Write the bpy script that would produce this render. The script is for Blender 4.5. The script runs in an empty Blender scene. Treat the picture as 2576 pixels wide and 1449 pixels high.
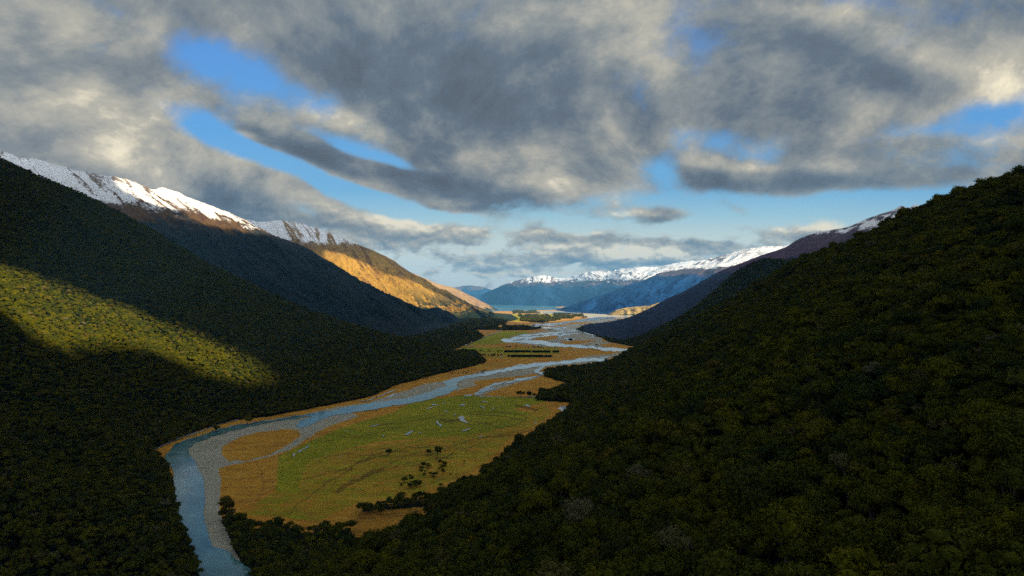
import bpy, math, random
import numpy as np
from mathutils import Vector

# ---------------------------------------------------------------- scale: metres; drone camera 300 m above the valley floor, looking along +Y
H, F, CX, HY = 300.0, 1590.5, 1288.0, 746.0
def P(px, py, Y):                       # a direction in the photograph at distance Y
    return ((px - CX) / F * Y, Y, H + (HY - py) / F * Y)
def G(px, py, Z=0.0):                   # where that direction meets the level valley floor
    Y = (H - Z) * F / (py - HY)
    return ((px - CX) / F * Y, Y)

S = bpy.context.scene
# ---------------------------------------------------------------- camera
cam = bpy.data.cameras.new('camera'); co = bpy.data.objects.new('camera', cam); S.collection.objects.link(co); S.camera = co
co.location = (0, 0, H); co.rotation_euler = (math.radians(90), 0, 0)
cam.sensor_width = 36.0; cam.lens = 36.0 * F / 2576.0
cam.shift_y = -(HY - 724.5) / 2576.0 * -1.0
cam.clip_start = 1.0; cam.clip_end = 200000.0

# ---------------------------------------------------------------- node helper
class T:
    def __init__(s, nt): s.nt = nt; s.n = nt.nodes; s.l = nt.links; s.n.clear()
    def node(s, typ, **kw):
        o = s.n.new(typ)
        for k, v in kw.items(): setattr(o, k, v)
        return o
    def put(s, sock, v):
        if v is None: return
        if isinstance(v, bpy.types.NodeSocket): s.l.new(v, sock)
        else: sock.default_value = v
    def m(s, op, a, b=None, c=None, clamp=False):
        o = s.n.new('ShaderNodeMath'); o.operation = op; o.use_clamp = clamp
        for i, v in enumerate((a, b, c)):
            if v is not None: s.put(o.inputs[i], v)
        return o.outputs[0]
    def add(s, a, b): return s.m('ADD', a, b)
    def sub(s, a, b): return s.m('SUBTRACT', a, b)
    def mul(s, a, b): return s.m('MULTIPLY', a, b)
    def step(s, x, lo, hi):
        o = s.n.new('ShaderNodeMapRange'); o.interpolation_type = 'SMOOTHSTEP'
        s.put(o.inputs[0], x); s.put(o.inputs[1], lo); s.put(o.inputs[2], hi); o.inputs[3].default_value = 0; o.inputs[4].default_value = 1
        return o.outputs[0]
    def mix(s, f, a, b, typ='RGBA', blend='MIX'):
        o = s.n.new('ShaderNodeMix'); o.data_type = typ; o.clamp_factor = True
        if typ == 'RGBA': o.blend_type = blend; ia, ib, io = 6, 7, 2
        else: ia, ib, io = 2, 3, 0
        s.put(o.inputs[0], f)
        for i, v in ((ia, a), (ib, b)):
            if isinstance(v, tuple) and len(v) == 3: v = v + (1.0,)
            s.put(o.inputs[i], v)
        return o.outputs[io]
    def noise(s, vec, scale, detail=4, rough=0.5, dist=0.0, lac=2.0, col=False):
        o = s.n.new('ShaderNodeTexNoise'); s.put(o.inputs['Vector'], vec)
        o.inputs['Scale'].default_value = scale; o.inputs['Detail'].default_value = detail
        o.inputs['Roughness'].default_value = rough; o.inputs['Distortion'].default_value = dist; o.inputs['Lacunarity'].default_value = lac
        return o.outputs['Color' if col else 'Fac']
    def voro(s, vec, scale, out='Distance', rnd=1.0):
        o = s.n.new('ShaderNodeTexVoronoi'); s.put(o.inputs['Vector'], vec); o.inputs['Scale'].default_value = scale
        o.inputs['Randomness'].default_value = rnd
        return o.outputs[out]
    def vm(s, op, a, b=None):
        o = s.n.new('ShaderNodeVectorMath'); o.operation = op; s.put(o.inputs[0], a)
        if b is not None: s.put(o.inputs[1], b)
        return o.outputs[0]
    def sep(s, v):
        o = s.n.new('ShaderNodeSeparateXYZ'); s.put(o.inputs[0], v); return o.outputs
    def comb(s, x, y, z):
        o = s.n.new('ShaderNodeCombineXYZ')
        for i, v in enumerate((x, y, z)): s.put(o.inputs[i], v)
        return o.outputs[0]
    def ramp(s, f, stops, interp='LINEAR'):
        o = s.n.new('ShaderNodeValToRGB'); s.put(o.inputs[0], f); o.color_ramp.interpolation = interp
        e = o.color_ramp.elements
        while len(e) < len(stops): e.new(0.5)
        for i, (p, c) in enumerate(stops): e[i].position = p; e[i].color = tuple(c) + (1,)
        return o.outputs[0]

# ---------------------------------------------------------------- world: blue sky with a broken cloud layer
SUN = Vector((0.80, -0.48, 0.37)).normalized()
W = bpy.data.worlds.new('World'); S.world = W; W.use_nodes = True
t = T(W.node_tree)
dirv = t.node('ShaderNodeTexCoord').outputs['Generated']
dx, dy, dz = t.sep(dirv)
dyc = t.m('MAXIMUM', dy, 0.08)
U = t.mul(t.m('DIVIDE', dx, dyc), F); V = t.mul(t.m('DIVIDE', dz, dyc), F)         # bearing and height above the horizon
zc = t.add(t.m('MAXIMUM', dz, 0.0), 0.68)
plane = t.comb(t.m('DIVIDE', dx, zc), t.m('DIVIDE', dy, zc), 0.0)                     # a flat cloud layer overhead
wn = t.noise(plane, 1.6, 4, 0.6, col=True)
ws = t.sep(wn)
calm = t.step(V, 40.0, 330.0)
wa = t.add(t.mul(calm, 150.0), 26.0)
Uw = t.add(U, t.mul(t.sub(ws[0], 0.5), t.mul(wa, 1.6))); Vw = t.add(V, t.mul(t.sub(ws[1], 0.5), wa))
def blob(px, py, rx, ry, rot=0.0):
    a = math.radians(rot); u0, v0 = px - CX, HY - py
    du, dv = t.sub(Uw, u0), t.sub(Vw, v0)
    x = t.m('MULTIPLY_ADD', du, math.cos(a) / rx, t.mul(dv, math.sin(a) / rx))
    y = t.m('MULTIPLY_ADD', dv, math.cos(a) / ry, t.mul(du, -math.sin(a) / ry))
    r2 = t.add(t.mul(x, x), t.mul(y, y))
    return t.m('EXPONENT', t.mul(r2, -1.0))
def total(rows, start=0.0):
    acc = start
    for r in rows: acc = t.m('MULTIPLY_ADD', blob(*r[:-1]), r[-1], acc)
    return acc
low = t.comb(t.mul(U, 1 / 150.0), t.mul(V, 1 / 82.0), 3.0)                             # distant cumulus seen side on
def twin(off1, off2):
    a = t.noise(t.vm('ADD', plane, off1) if off1 else plane, 3.4, 11, 0.64, 0.2); b = t.noise(t.vm('ADD', low, off2) if off2 else low, 1.7, 9, 0.55, 0.1)
    return t.mix(calm, b, a, 'FLOAT')
n1 = twin(None, None)
n2 = twin((0.04, -0.045, 0.0), (0.03, 0.11, 0.0))
fine = t.mix(calm, t.noise(low, 6.0, 6, 0.6), t.noise(t.vm('MULTIPLY', plane, (1.0, 1.3, 1.0)), 9.5, 8, 0.66, 0.2), 'FLOAT')
# cover: full overhead, open between 215 and 60 above the horizon
base = t.mix(t.step(V, 185.0, 320.0), t.mix(t.step(V, 120.0, 185.0), 0.02, -0.42, 'FLOAT'), 0.66, 'FLOAT')
cover = total([
    # gaps
    (560, 165, 135, 78, -25, -0.98), (740, 245, 140, 50, -20, -0.62), (480, 130, 70, 90, 0, -0.3),
    (505, 325, 150, 40, -22, -0.95), (660, 385, 240, 34, -22, -0.95), (880, 375, 180, 24, -14, -0.8), (1010, 405, 170, 22, -12, -0.7),
    (800, 450, 270, 26, -18, -0.95), (970, 505, 170, 22, -15, -0.75),
    (1790, 340, 130, 50, 0, -0.85), (1910, 370, 110, 40, 30, -0.6), (2480, 290, 150, 42, 8, -0.95), (2300, 335, 150, 20, 0, -0.4),
    (1650, 430, 60, 46, -20, -0.85), (2230, 505, 150, 28, 0, -0.6), (1850, 500, 350, 24, 0, -0.35), (2170, 10, 110, 30, 0, -0.45), (330, 60, 90, 30, -30, -0.3),
    # banks
    (200, 330, 260, 200, -20, 0.55), (440, 470, 160, 60, -30, 0.45), (560, 500, 170, 40, -24, 0.62), (1050, 455, 330, 60, -12, 0.62), (760, 375, 150, 22, -18, 0.95), (640, 345, 90, 20, -10, 0.95), (900, 415, 150, 24, -14, 0.6),
    (1350, 470, 230, 62, 0, 0.62), (1180, 530, 130, 18, -8, 0.6), (2050, 455, 380, 40, 0, 0.6), (1750, 410, 90, 44, 0, 0.62), (1640, 350, 70, 50, 0, 0.5), (1250, 250, 400, 160, 0, 0.35),
    (800, 500, 180, 36, -20, 0.9), (900, 575, 250, 38, -8, 1.15), (1150, 585, 170, 26, 0, 0.85), (690, 545, 140, 36, -20, 0.9), (450, 520, 200, 50, -20, 0.5),
    (1575, 540, 120, 26, -3, 0.83), (1665, 538, 55, 20, 0, 0.54), (1350, 592, 50, 22, 0, 0.79), (1470, 598, 80, 19, 0, 0.79), (1620, 607, 90, 14, 0, 0.68), (1745, 614, 60, 12, 0, 0.50),
    (1560, 640, 150, 28, 0, 0.83), (1390, 636, 95, 28, 0, 0.72), (1300, 655, 110, 16, 0, 0.61), (1690, 645, 120, 26, 0, 0.68), (1450, 665, 260, 14, 0, 0.40),
    (1830, 515, 45, 16, -20, 0.61), (2145, 515, 50, 11, 0, 0.61), (1985, 588, 100, 26, -8, 0.76), (2090, 570, 90, 32, 0, 0.76), (1840, 625, 120, 20, 0, 0.65),
    (1090, 648, 80, 14, -12, 0.54), (1180, 618, 40, 8, 0, 0.36), (1240, 690, 210, 13, 0, 0.43), (1500, 685, 180, 10, 0, 0.40), (2000, 640, 220, 24, 0, 0.36), (1170, 720, 200, 14, 0, 0.25),
], base)
cover = t.add(cover, t.mul(t.sub(n1, 0.5), t.mix(calm, 3.5, 3.2, 'FLOAT')))
cover = t.add(cover, t.mul(t.sub(fine, 0.5), 1.1))
alpha = t.step(cover, t.mix(calm, 0.16, -0.26, 'FLOAT'), t.mix(calm, 0.74, 0.66, 'FLOAT'))
relief = t.mul(t.sub(n1, n2), t.mix(calm, 2.6, 2.3, 'FLOAT'))
lit = total([
    (250, 300, 260, 180, 0, 0.20), (330, 420, 160, 60, -20, 0.45), (160, 110, 170, 70, 0, 0.14), (820, 300, 130, 30, -15, 0.42), (600, 345, 45, 12, 0, 0.35),
    (1290, 385, 130, 30, 0, 0.26), (1370, 465, 140, 26, 0, 0.28), (1690, 350, 60, 34, 0, 0.34), (1760, 395, 80, 24, 0, 0.40), (1560, 90, 120, 60, 0, 0.20),
    (2360, 250, 260, 60, 0, 0.20), (2300, 130, 180, 40, -20, 0.20), (2480, 360, 130, 26, 0, 0.24), (2060, 30, 160, 30, 0, 0.20), (1900, 410, 180, 14, 0, 0.16), (1340, 40, 160, 60, 0, 0.12),
    (820, 510, 150, 26, -15, 0.36), (1010, 565, 160, 20, -8, 0.44), (1560, 630, 90, 16, 0, 0.50), (1660, 640, 100, 14, 0, 0.42), (1550, 536, 50, 14, 0, 0.34), (2090, 560, 80, 20, 0, 0.48), (1352, 584, 30, 9, 0, 0.34),
    (1480, 588, 34, 8, 0, 0.32), (1395, 622, 50, 12, 0, 0.30), (1270, 690, 180, 9, 0, 0.36), (1985, 578, 50, 8, 0, 0.2),
    # shaded undersides
    (900, 170, 360, 130, 0, -0.26), (780, 395, 150, 18, -18, -0.34), (1050, 445, 260, 34, -12, -0.36), (1290, 525, 150, 12, 0, -0.26), (2130, 145, 170, 70, -20, -0.38), (2000, 230, 200, 60, 0, -0.20), (1250, 150, 300, 120, 0, -0.14),
    (2050, 460, 260, 26, 0, -0.36), (2500, 30, 180, 60, 0, -0.30), (1180, 320, 220, 90, 0, -0.20), (540, 495, 130, 36, -25, -0.32), (1460, 260, 180, 70, 0, -0.16), (1560, 664, 160, 8, 0, -0.26), (1600, 556, 90, 9, 0, -0.30), (60, 90, 60, 40, 0, -0.2), (640, 560, 150, 16, -15, -0.2),
], 0.50)
tone = t.add(t.add(lit, relief), t.mul(t.sub(fine, 0.5), 0.24))
tone = t.add(tone, t.mul(t.sub(n1, 0.5), -0.3))
tone = t.sub(tone, t.mul(t.sub(t.m('MINIMUM', cover, 1.4), 0.5), 0.12))
tone = t.add(tone, t.mix(calm, 0.22, 0.02, 'FLOAT'))
cloud = t.ramp(tone, [(0.0, (0.090, 0.112, 0.140)), (0.25, (0.115, 0.150, 0.190)), (0.5, (0.215, 0.240, 0.250)), (0.78, (0.42, 0.405, 0.345)), (1.0, (0.80, 0.72, 0.54))])
sky = t.node('ShaderNodeTexSky', sky_type='NISHITA', sun_disc=False)
sky.sun_elevation = math.asin(SUN.z); sky.sun_rotation = math.atan2(SUN.x, SUN.y); sky.altitude = 600; sky.dust_density = 0.4; sky.ozone_density = 2.0
nish = t.mix(1.0, sky.outputs[0], (0.085, 0.085, 0.085), blend='MULTIPLY')
grad = t.ramp(t.m('DIVIDE', V, 746.0), [(0.0, (0.62, 0.66, 0.66)), (0.09, (0.80, 0.80, 0.70)), (0.20, (0.62, 0.70, 0.63)), (0.27, (0.34, 0.58, 0.68)), (0.36, (0.12, 0.42, 0.72)), (0.55, (0.055, 0.33, 0.74)), (0.85, (0.035, 0.25, 0.70)), (1.0, (0.03, 0.20, 0.62))])
clear = t.mix(0.2, grad, nish); clear = t.mix(t.mix(calm, 0.0, 0.16, 'FLOAT'), clear, (0.30, 0.38, 0.44))
col = t.mix(alpha, clear, cloud)
# overhead and behind, out of the sun's shade, thin cloud is brighter
over = t.step(t.sub(dz, t.mul(dy, 0.30)), 0.25, 0.95)
side = t.step(dx, -0.6, 0.5)                                                          # the sun's side of the sky is the bright side
col = t.mix(over, col, t.mix(side, (0.08, 0.10, 0.13), (1.70, 1.78, 1.80)))
below = t.step(dz, 0.0, -0.05)
col = t.mix(below, col, (0.05, 0.06, 0.06))
bg = t.node('ShaderNodeBackground'); t.l.new(col, bg.inputs[0]); bg.inputs[1].default_value = 0.67
t.l.new(bg.outputs[0], t.node('ShaderNodeOutputWorld').inputs[0])
W.cycles.sampling_method = 'MANUAL'; W.cycles.sample_map_resolution = 512

# ---------------------------------------------------------------- sun
sl = bpy.data.lights.new('sun', 'SUN'); so = bpy.data.objects.new('sun', sl); S.collection.objects.link(so)
sl.energy = 5.0; sl.angle = math.radians(0.5); sl.color = (1.0, 0.80, 0.52)
so.rotation_euler = SUN.to_track_quat('Z', 'Y').to_euler()
S.view_settings.view_transform = 'Standard'; S.view_settings.look = 'None'
S.view_settings.exposure = 1.0; S.view_settings.gamma = 1.0
S.cycles.use_denoising = False; S.cycles.max_bounces = 5; S.cycles.diffuse_bounces = 2; S.cycles.glossy_bounces = 2; S.cycles.transmission_bounces = 2
S.cycles.transparent_max_bounces = 6; S.cycles.volume_bounces = 0; S.cycles.sample_clamp_indirect = 1.0; S.cycles.sample_clamp_direct = 2.0; S.cycles.caustics_reflective = False
S.render.film_transparent = False

# ---------------------------------------------------------------- numpy noise
rng = np.random.default_rng(7)
TAB = rng.random((256, 256)).astype(np.float32)
def vnoise(x, y):
    xi, yi = np.floor(x).astype(np.int64), np.floor(y).astype(np.int64)
    fx, fy = x - xi, y - yi
    fx = fx * fx * fx * (fx * (fx * 6 - 15) + 10); fy = fy * fy * fy * (fy * (fy * 6 - 15) + 10)
    a = TAB[xi & 255, yi & 255]; b = TAB[(xi + 1) & 255, yi & 255]; c = TAB[xi & 255, (yi + 1) & 255]; d = TAB[(xi + 1) & 255, (yi + 1) & 255]
    return (a + (b - a) * fx) * (1 - fy) + (c + (d - c) * fx) * fy
def fbm(x, y, oct=5, ridge=False, gain=0.5):
    s = 0; a = 1.0; n = 0; 
    for o in range(oct):
        v = vnoise(x + 17.3 * o, y + 31.7 * o)
        if ridge: v = 1 - np.abs(2 * v - 1)
        s = s + a * v; n += a; a *= gain; x, y = x * 2.03 + y * 0.21, y * 2.03 - x * 0.21
    return s / n
def inside(poly, x, y):
    poly = np.asarray(poly, float); out = np.zeros(x.shape, bool)
    m = (x >= poly[:, 0].min()) & (x <= poly[:, 0].max()) & (y >= poly[:, 1].min()) & (y <= poly[:, 1].max())
    xs, ys = x[m], y[m]; r = np.zeros(xs.shape, bool); j = len(poly) - 1
    for i in range(len(poly)):
        xi, yi = poly[i]; xj, yj = poly[j]
        if yi != yj: r ^= ((yi > ys) != (yj > ys)) & (xs < (xj - xi) * (ys - yi) / (yj - yi) + xi)
        j = i
    out[m] = r
    return out

# ---------------------------------------------------------------- object helpers
def tag(o, label=None, cat=None, group=None, kind=None):
    if label: o['label'] = label
    if cat: o['category'] = cat
    if group: o['group'] = group
    if kind: o['kind'] = kind
    return o
def mesh_obj(name, verts, faces, mat, parent=None, smooth=False, link=True):
    me = bpy.data.meshes.new(name)
    verts = np.asarray(verts, np.float32); 
    if isinstance(faces, np.ndarray):
        nf, k = faces.shape
        me.vertices.add(len(verts)); me.vertices.foreach_set('co', verts.ravel())
        me.loops.add(nf * k); me.loops.foreach_set('vertex_index', faces.astype(np.int32).ravel())
        me.polygons.add(nf); me.polygons.foreach_set('loop_start', np.arange(0, nf * k, k, dtype=np.int32))
        if smooth: me.polygons.foreach_set('use_smooth', np.ones(nf, bool))
        me.update(calc_edges=True)
    else:
        me.from_pydata([tuple(v) for v in verts], [], [tuple(f) for f in faces]); me.update()
        if smooth: me.polygons.foreach_set('use_smooth', np.ones(len(me.polygons), bool))
    if mat: me.materials.append(mat)
    o = bpy.data.objects.new(name, me)
    if link: S.collection.objects.link(o)
    if parent: o.parent = parent
    return o
def grid_faces(nu, nv):
    i = np.arange(nu - 1)[:, None] * nv + np.arange(nv - 1)[None, :]
    return np.stack([i, i + 1, i + nv + 1, i + nv], -1).reshape(-1, 4)
def principled(t, col, rough=0.9, normal=None, spec=0.2, **kw):
    b = t.node('ShaderNodeBsdfPrincipled')
    if isinstance(col, tuple) and len(col) == 3: col = col + (1,)
    t.put(b.inputs['Base Color'], col); t.put(b.inputs['Roughness'], rough); b.inputs['Specular IOR Level'].default_value = spec
    if normal is not None: t.l.new(normal, b.inputs['Normal'])
    for k, v in kw.items(): t.put(b.inputs[k], v)
    o = t.node('ShaderNodeOutputMaterial'); t.l.new(b.outputs[0], o.inputs[0]); return b
def mat(name):
    m = bpy.data.materials.new(name); m.use_nodes = True; return m, T(m.node_tree)
def bump(t, h, strength, dist):
    b = t.node('ShaderNodeBump'); b.inputs['Strength'].default_value = strength; b.inputs['Distance'].default_value = dist
    t.l.new(h, b.inputs['Height']); return b.outputs[0]

# ---------------------------------------------------------------- materials
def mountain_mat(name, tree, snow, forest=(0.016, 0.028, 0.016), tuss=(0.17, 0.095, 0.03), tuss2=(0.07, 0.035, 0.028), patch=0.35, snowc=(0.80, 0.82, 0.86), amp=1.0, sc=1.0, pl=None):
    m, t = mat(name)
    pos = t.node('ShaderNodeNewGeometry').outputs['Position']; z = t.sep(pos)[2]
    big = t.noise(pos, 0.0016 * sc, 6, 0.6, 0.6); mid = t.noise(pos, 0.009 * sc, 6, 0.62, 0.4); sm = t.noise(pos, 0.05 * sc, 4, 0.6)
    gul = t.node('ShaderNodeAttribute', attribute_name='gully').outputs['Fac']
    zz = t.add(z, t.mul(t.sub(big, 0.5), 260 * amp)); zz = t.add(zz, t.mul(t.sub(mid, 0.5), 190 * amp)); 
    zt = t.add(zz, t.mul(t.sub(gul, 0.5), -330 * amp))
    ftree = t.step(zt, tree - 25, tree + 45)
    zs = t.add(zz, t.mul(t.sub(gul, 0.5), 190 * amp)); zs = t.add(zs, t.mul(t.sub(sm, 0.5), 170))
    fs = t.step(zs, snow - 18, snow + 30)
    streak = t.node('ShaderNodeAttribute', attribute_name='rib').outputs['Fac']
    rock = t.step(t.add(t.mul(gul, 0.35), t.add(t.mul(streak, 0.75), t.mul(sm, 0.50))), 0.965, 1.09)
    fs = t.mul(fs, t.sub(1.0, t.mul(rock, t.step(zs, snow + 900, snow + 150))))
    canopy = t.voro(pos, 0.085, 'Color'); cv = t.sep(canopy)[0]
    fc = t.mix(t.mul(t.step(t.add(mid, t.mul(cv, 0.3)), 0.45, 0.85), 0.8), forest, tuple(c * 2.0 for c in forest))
    rb = t.node('ShaderNodeAttribute', attribute_name='rib').outputs['Fac']
    tc = t.mix(t.step(t.add(t.mul(mid, 0.45), t.add(t.mul(big, 0.35), t.mul(rb, 0.25))), 0.40, 0.62), tuss2, tuss)
    tc = t.mix(t.mul(t.step(sm, 0.4, 0.7), 0.35), tc, tuple(c * 1.5 for c in tuss))
    bush = t.step(t.add(big, t.mul(t.sub(mid, 0.5), 0.8)), 1.0 - patch, 1.06 - patch)
    tc = t.mix(t.mul(bush, t.step(z, tree + 500, tree + 50)), tc, fc)
    c = t.mix(ftree, fc, tc)
    c = t.mix(t.mul(t.step(zs, snow - 260, snow), 0.5), c, (0.06, 0.045, 0.04))
    c = t.mix(fs, c, snowc)
    h = t.add(t.mul(mid, 60.0), t.mul(sm, 12.0)); h = t.add(h, t.mul(cv, 5.0))
    principled(t, c, 0.9, bump(t, h, 0.8, 1.0), 0.1)
    return m
M = {}
M['snow_ridge'] = mountain_mat('snow_ridge', 840, 1025, forest=(0.011, 0.021, 0.024), patch=0.32)
M['tussock_spur'] = mountain_mat('tussock_spur', 60, 1060, tuss=(0.42, 0.245, 0.045), tuss2=(0.11, 0.048, 0.026), patch=0.50, sc=1.3)
M['far_spur'] = mountain_mat('far_spur', 10, 1200, tuss=(0.34, 0.22, 0.10), tuss2=(0.18, 0.11, 0.07), patch=0.28)
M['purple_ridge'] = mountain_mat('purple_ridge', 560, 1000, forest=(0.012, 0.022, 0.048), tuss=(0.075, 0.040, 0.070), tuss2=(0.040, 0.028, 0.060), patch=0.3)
M['haze_blue_range'] = mountain_mat('haze_blue_range', 720, 900, forest=(0.003, 0.032, 0.105), tuss=(0.12, 0.09, 0.11), tuss2=(0.02, 0.05, 0.11), patch=0.3, sc=0.9, amp=0.7, snowc=(0.86, 0.87, 0.88))  # forest and tussock blued to carry distance haze in the colour
M['haze_blue_lake_range'] = mountain_mat('haze_blue_lake_range', 560, 860, forest=(0.008, 0.042, 0.095), tuss=(0.22, 0.15, 0.14), tuss2=(0.035, 0.065, 0.115), patch=0.5, sc=0.7, amp=1.3, snowc=(0.88, 0.88, 0.88))  # teal in these colours adds to the blue of the haze
M['gold_knoll'] = mountain_mat('gold_knoll', -60, 2000, tuss=(0.50, 0.36, 0.14), tuss2=(0.24, 0.15, 0.07), patch=0.30, sc=2.0)

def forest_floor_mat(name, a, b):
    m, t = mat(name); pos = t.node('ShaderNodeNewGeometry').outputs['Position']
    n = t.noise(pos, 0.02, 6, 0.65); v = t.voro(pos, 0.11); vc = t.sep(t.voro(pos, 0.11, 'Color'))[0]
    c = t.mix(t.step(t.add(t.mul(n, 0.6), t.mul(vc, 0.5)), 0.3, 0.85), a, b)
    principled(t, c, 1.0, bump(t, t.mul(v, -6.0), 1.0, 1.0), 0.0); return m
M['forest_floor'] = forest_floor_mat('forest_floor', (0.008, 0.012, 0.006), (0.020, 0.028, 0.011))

def leaf_mat():
    m, t = mat('beech_leaves')
    r = t.node('ShaderNodeObjectInfo').outputs['Random']
    oi = t.node('ShaderNodeObjectInfo').outputs['Location']
    patch = t.noise(oi, 0.006, 3, 0.6)
    pos = t.node('ShaderNodeNewGeometry').outputs['Position']; n = t.noise(pos, 0.35, 3, 0.6)
    c = t.ramp(r, [(0.0, (0.035, 0.052, 0.013)), (0.25, (0.058, 0.072, 0.010)), (0.5, (0.080, 0.093, 0.009)), (0.72, (0.120, 0.124, 0.005)), (0.90, (0.175, 0.155, 0.006)), (0.97, (0.14, 0.10, 0.018)), (1.0, (0.19, 0.17, 0.10))])
    c = t.mix(t.mul(t.step(patch, 0.4, 0.65), 0.4), c, (0.165, 0.155, 0.007))
    c = t.mix(t.mul(n, 0.55), c, (0.022, 0.034, 0.009))
    principled(t, c, 0.9, None, 0.04); return m
M['leaf'] = leaf_mat()
m_, t_ = mat('bark'); principled(t_, t_.mix(t_.noise(t_.node('ShaderNodeNewGeometry').outputs['Position'], 2.0), (0.10, 0.085, 0.07), (0.20, 0.18, 0.15))); M['bark'] = m_

def ground_mat():
    m, t = mat('valley_floor')
    pos = t.node('ShaderNodeNewGeometry').outputs['Position']
    at = t.node('ShaderNodeAttribute', attribute_name='cover'); g, gr, br = t.sep(at.outputs['Color'])[0], t.sep(at.outputs['Color'])[1], t.sep(at.outputs['Color'])[2]
    wd = t.node('ShaderNodeAttribute', attribute_name='wood').outputs['Fac']
    rot = t.node('ShaderNodeMapping'); t.l.new(pos, rot.inputs[0]); rot.inputs['Rotation'].default_value = (0, 0, math.radians(-52)); rot.inputs['Scale'].default_value = (1, 4.5, 1)
    n1 = t.noise(pos, 0.006, 6, 0.6); n2 = t.noise(pos, 0.045, 6, 0.65, 0.3); n3 = t.noise(pos, 0.4, 4, 0.65)
    st = t.noise(rot.outputs[0], 0.012, 6, 0.62, 1.2)
    n4 = t.noise(rot.outputs[0], 0.07, 5, 0.7, 0.8); mixn = t.add(t.mul(n1, 0.30), t.add(t.mul(n2, 0.30), t.add(t.mul(n3, 0.12), t.mul(n4, 0.28))))
    tan = t.ramp(mixn, [(0.30, (0.42, 0.16, 0.020)), (0.50, (0.72, 0.34, 0.038)), (0.64, (0.84, 0.50, 0.075))])
    tan = t.mix(t.mul(t.step(st, 0.50, 0.60), 0.35), tan, (0.22, 0.10, 0.030))
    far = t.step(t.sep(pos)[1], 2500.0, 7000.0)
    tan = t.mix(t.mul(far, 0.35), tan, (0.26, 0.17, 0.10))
    green = t.ramp(mixn, [(0.35, (0.20, 0.24, 0.010)), (0.52, (0.36, 0.36, 0.016)), (0.60, (0.66, 0.46, 0.030))])
    jit = t.add(t.mul(t.sub(n2, 0.5), 0.55), t.add(t.mul(t.sub(n3, 0.5), 0.25), t.mul(t.sub(st, 0.5), 0.55)))
    gm = t.mul(t.step(t.add(gr, t.mul(jit, t.m('MULTIPLY', gr, 2.6))), 0.30, 0.80), 1.0)
    c = t.mix(gm, tan, green)
    lines = t.step(t.m('ABSOLUTE', t.sub(st, 0.5)), 0.018, 0.003)
    c = t.mix(t.mul(t.mul(lines, gr), 0.45), c, (0.09, 0.060, 0.020))
    tuft = t.mul(t.step(t.noise(pos, 0.11, 6, 0.75), 0.56, 0.66), t.step(gr, 1.1, 0.3))
    c = t.mix(t.mul(tuft, 0.45), c, (0.16, 0.085, 0.025))
    c = t.mix(t.mul(t.step(t.add(br, t.mul(jit, 1.5)), 0.22, 0.85), 0.62), c, (0.13, 0.060, 0.018))
    gcol = t.ramp(mixn, [(0.38, (0.36, 0.335, 0.25)), (0.5, (0.50, 0.47, 0.36)), (0.64, (0.60, 0.565, 0.45))])
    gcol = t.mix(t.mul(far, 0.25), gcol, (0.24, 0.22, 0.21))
    gf = t.step(t.add(g, t.mul(jit, t.mul(t.mul(g, t.sub(1.0, g)), 3.2))), 0.25, 0.65)
    c = t.mix(gf, c, gcol)
    c = t.mix(t.step(t.add(wd, t.mul(jit, 0.4)), 0.35, 0.65), c, t.mix(n2, (0.012, 0.018, 0.008), (0.035, 0.042, 0.016)))
    h = t.add(t.mul(n2, 1.5), t.mul(n3, 0.5))
    principled(t, c, 0.95, bump(t, h, 0.5, 1.0), 0.1); return m
M['ground'] = ground_mat()
def water_mat(name, deep, shallow, rough, bs):
    m, t = mat(name); pos = t.node('ShaderNodeNewGeometry').outputs['Position']
    n = t.noise(pos, 0.02, 4, 0.5, 0.6); c = t.mix(t.step(n, 0.35, 0.65), deep, shallow)
    w = t.noise(pos, 0.35, 4, 0.55, 0.4)
    c = t.mix(t.mul(t.step(t.noise(pos, 0.06, 7, 0.72, 1.0), 0.52, 0.72), 0.45), c, tuple(min(1.0, x * 1.3 + 0.14) for x in shallow))
    principled(t, c, rough, bump(t, w, bs, 0.4), 0.5, IOR=1.33); return m
M['river'] = water_mat('river_water', (0.05, 0.19, 0.22), (0.12, 0.29, 0.31), 0.12, 0.22)
M['braid'] = water_mat('braid_water', (0.34, 0.42, 0.45), (0.46, 0.53, 0.56), 0.12, 0.05)  # pale base colour stands in for bright sky mirrored by the channels
M['puddle'] = water_mat('puddle_water', (0.45, 0.50, 0.53), (0.6, 0.64, 0.66), 0.12, 0.03)  # base whitened in place of a bright sky reflection
M['lake'] = water_mat('lake_water', (0.02, 0.11, 0.15), (0.03, 0.14, 0.18), 0.25, 0.05)
m_, t_ = mat('gravel_road'); principled(t_, t_.mix(t_.noise(t_.node('ShaderNodeNewGeometry').outputs['Position'], 0.3, 4), (0.30, 0.27, 0.22), (0.42, 0.39, 0.33))); M['road'] = m_
def flat(name, c, rough=0.7):
    m, t = mat(name); pos = t.node('ShaderNodeTexCoord').outputs['Object']; n = t.noise(pos, 0.8, 4, 0.6)
    principled(t, t.mix(n, tuple(x * 0.8 for x in c), tuple(min(1, x * 1.15) for x in c)), rough); return m
M['white_wall'] = flat('white_wall', (0.62, 0.60, 0.56)); M['iron_roof'] = flat('iron_roof', (0.72, 0.73, 0.74), 0.4); M['red_roof'] = flat('red_roof', (0.34, 0.17, 0.13), 0.5); M['dark'] = flat('dark_opening', (0.03, 0.03, 0.03))
M['hedge'] = forest_floor_mat('hedge_leaves', (0.010, 0.020, 0.010), (0.030, 0.045, 0.018))

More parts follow.
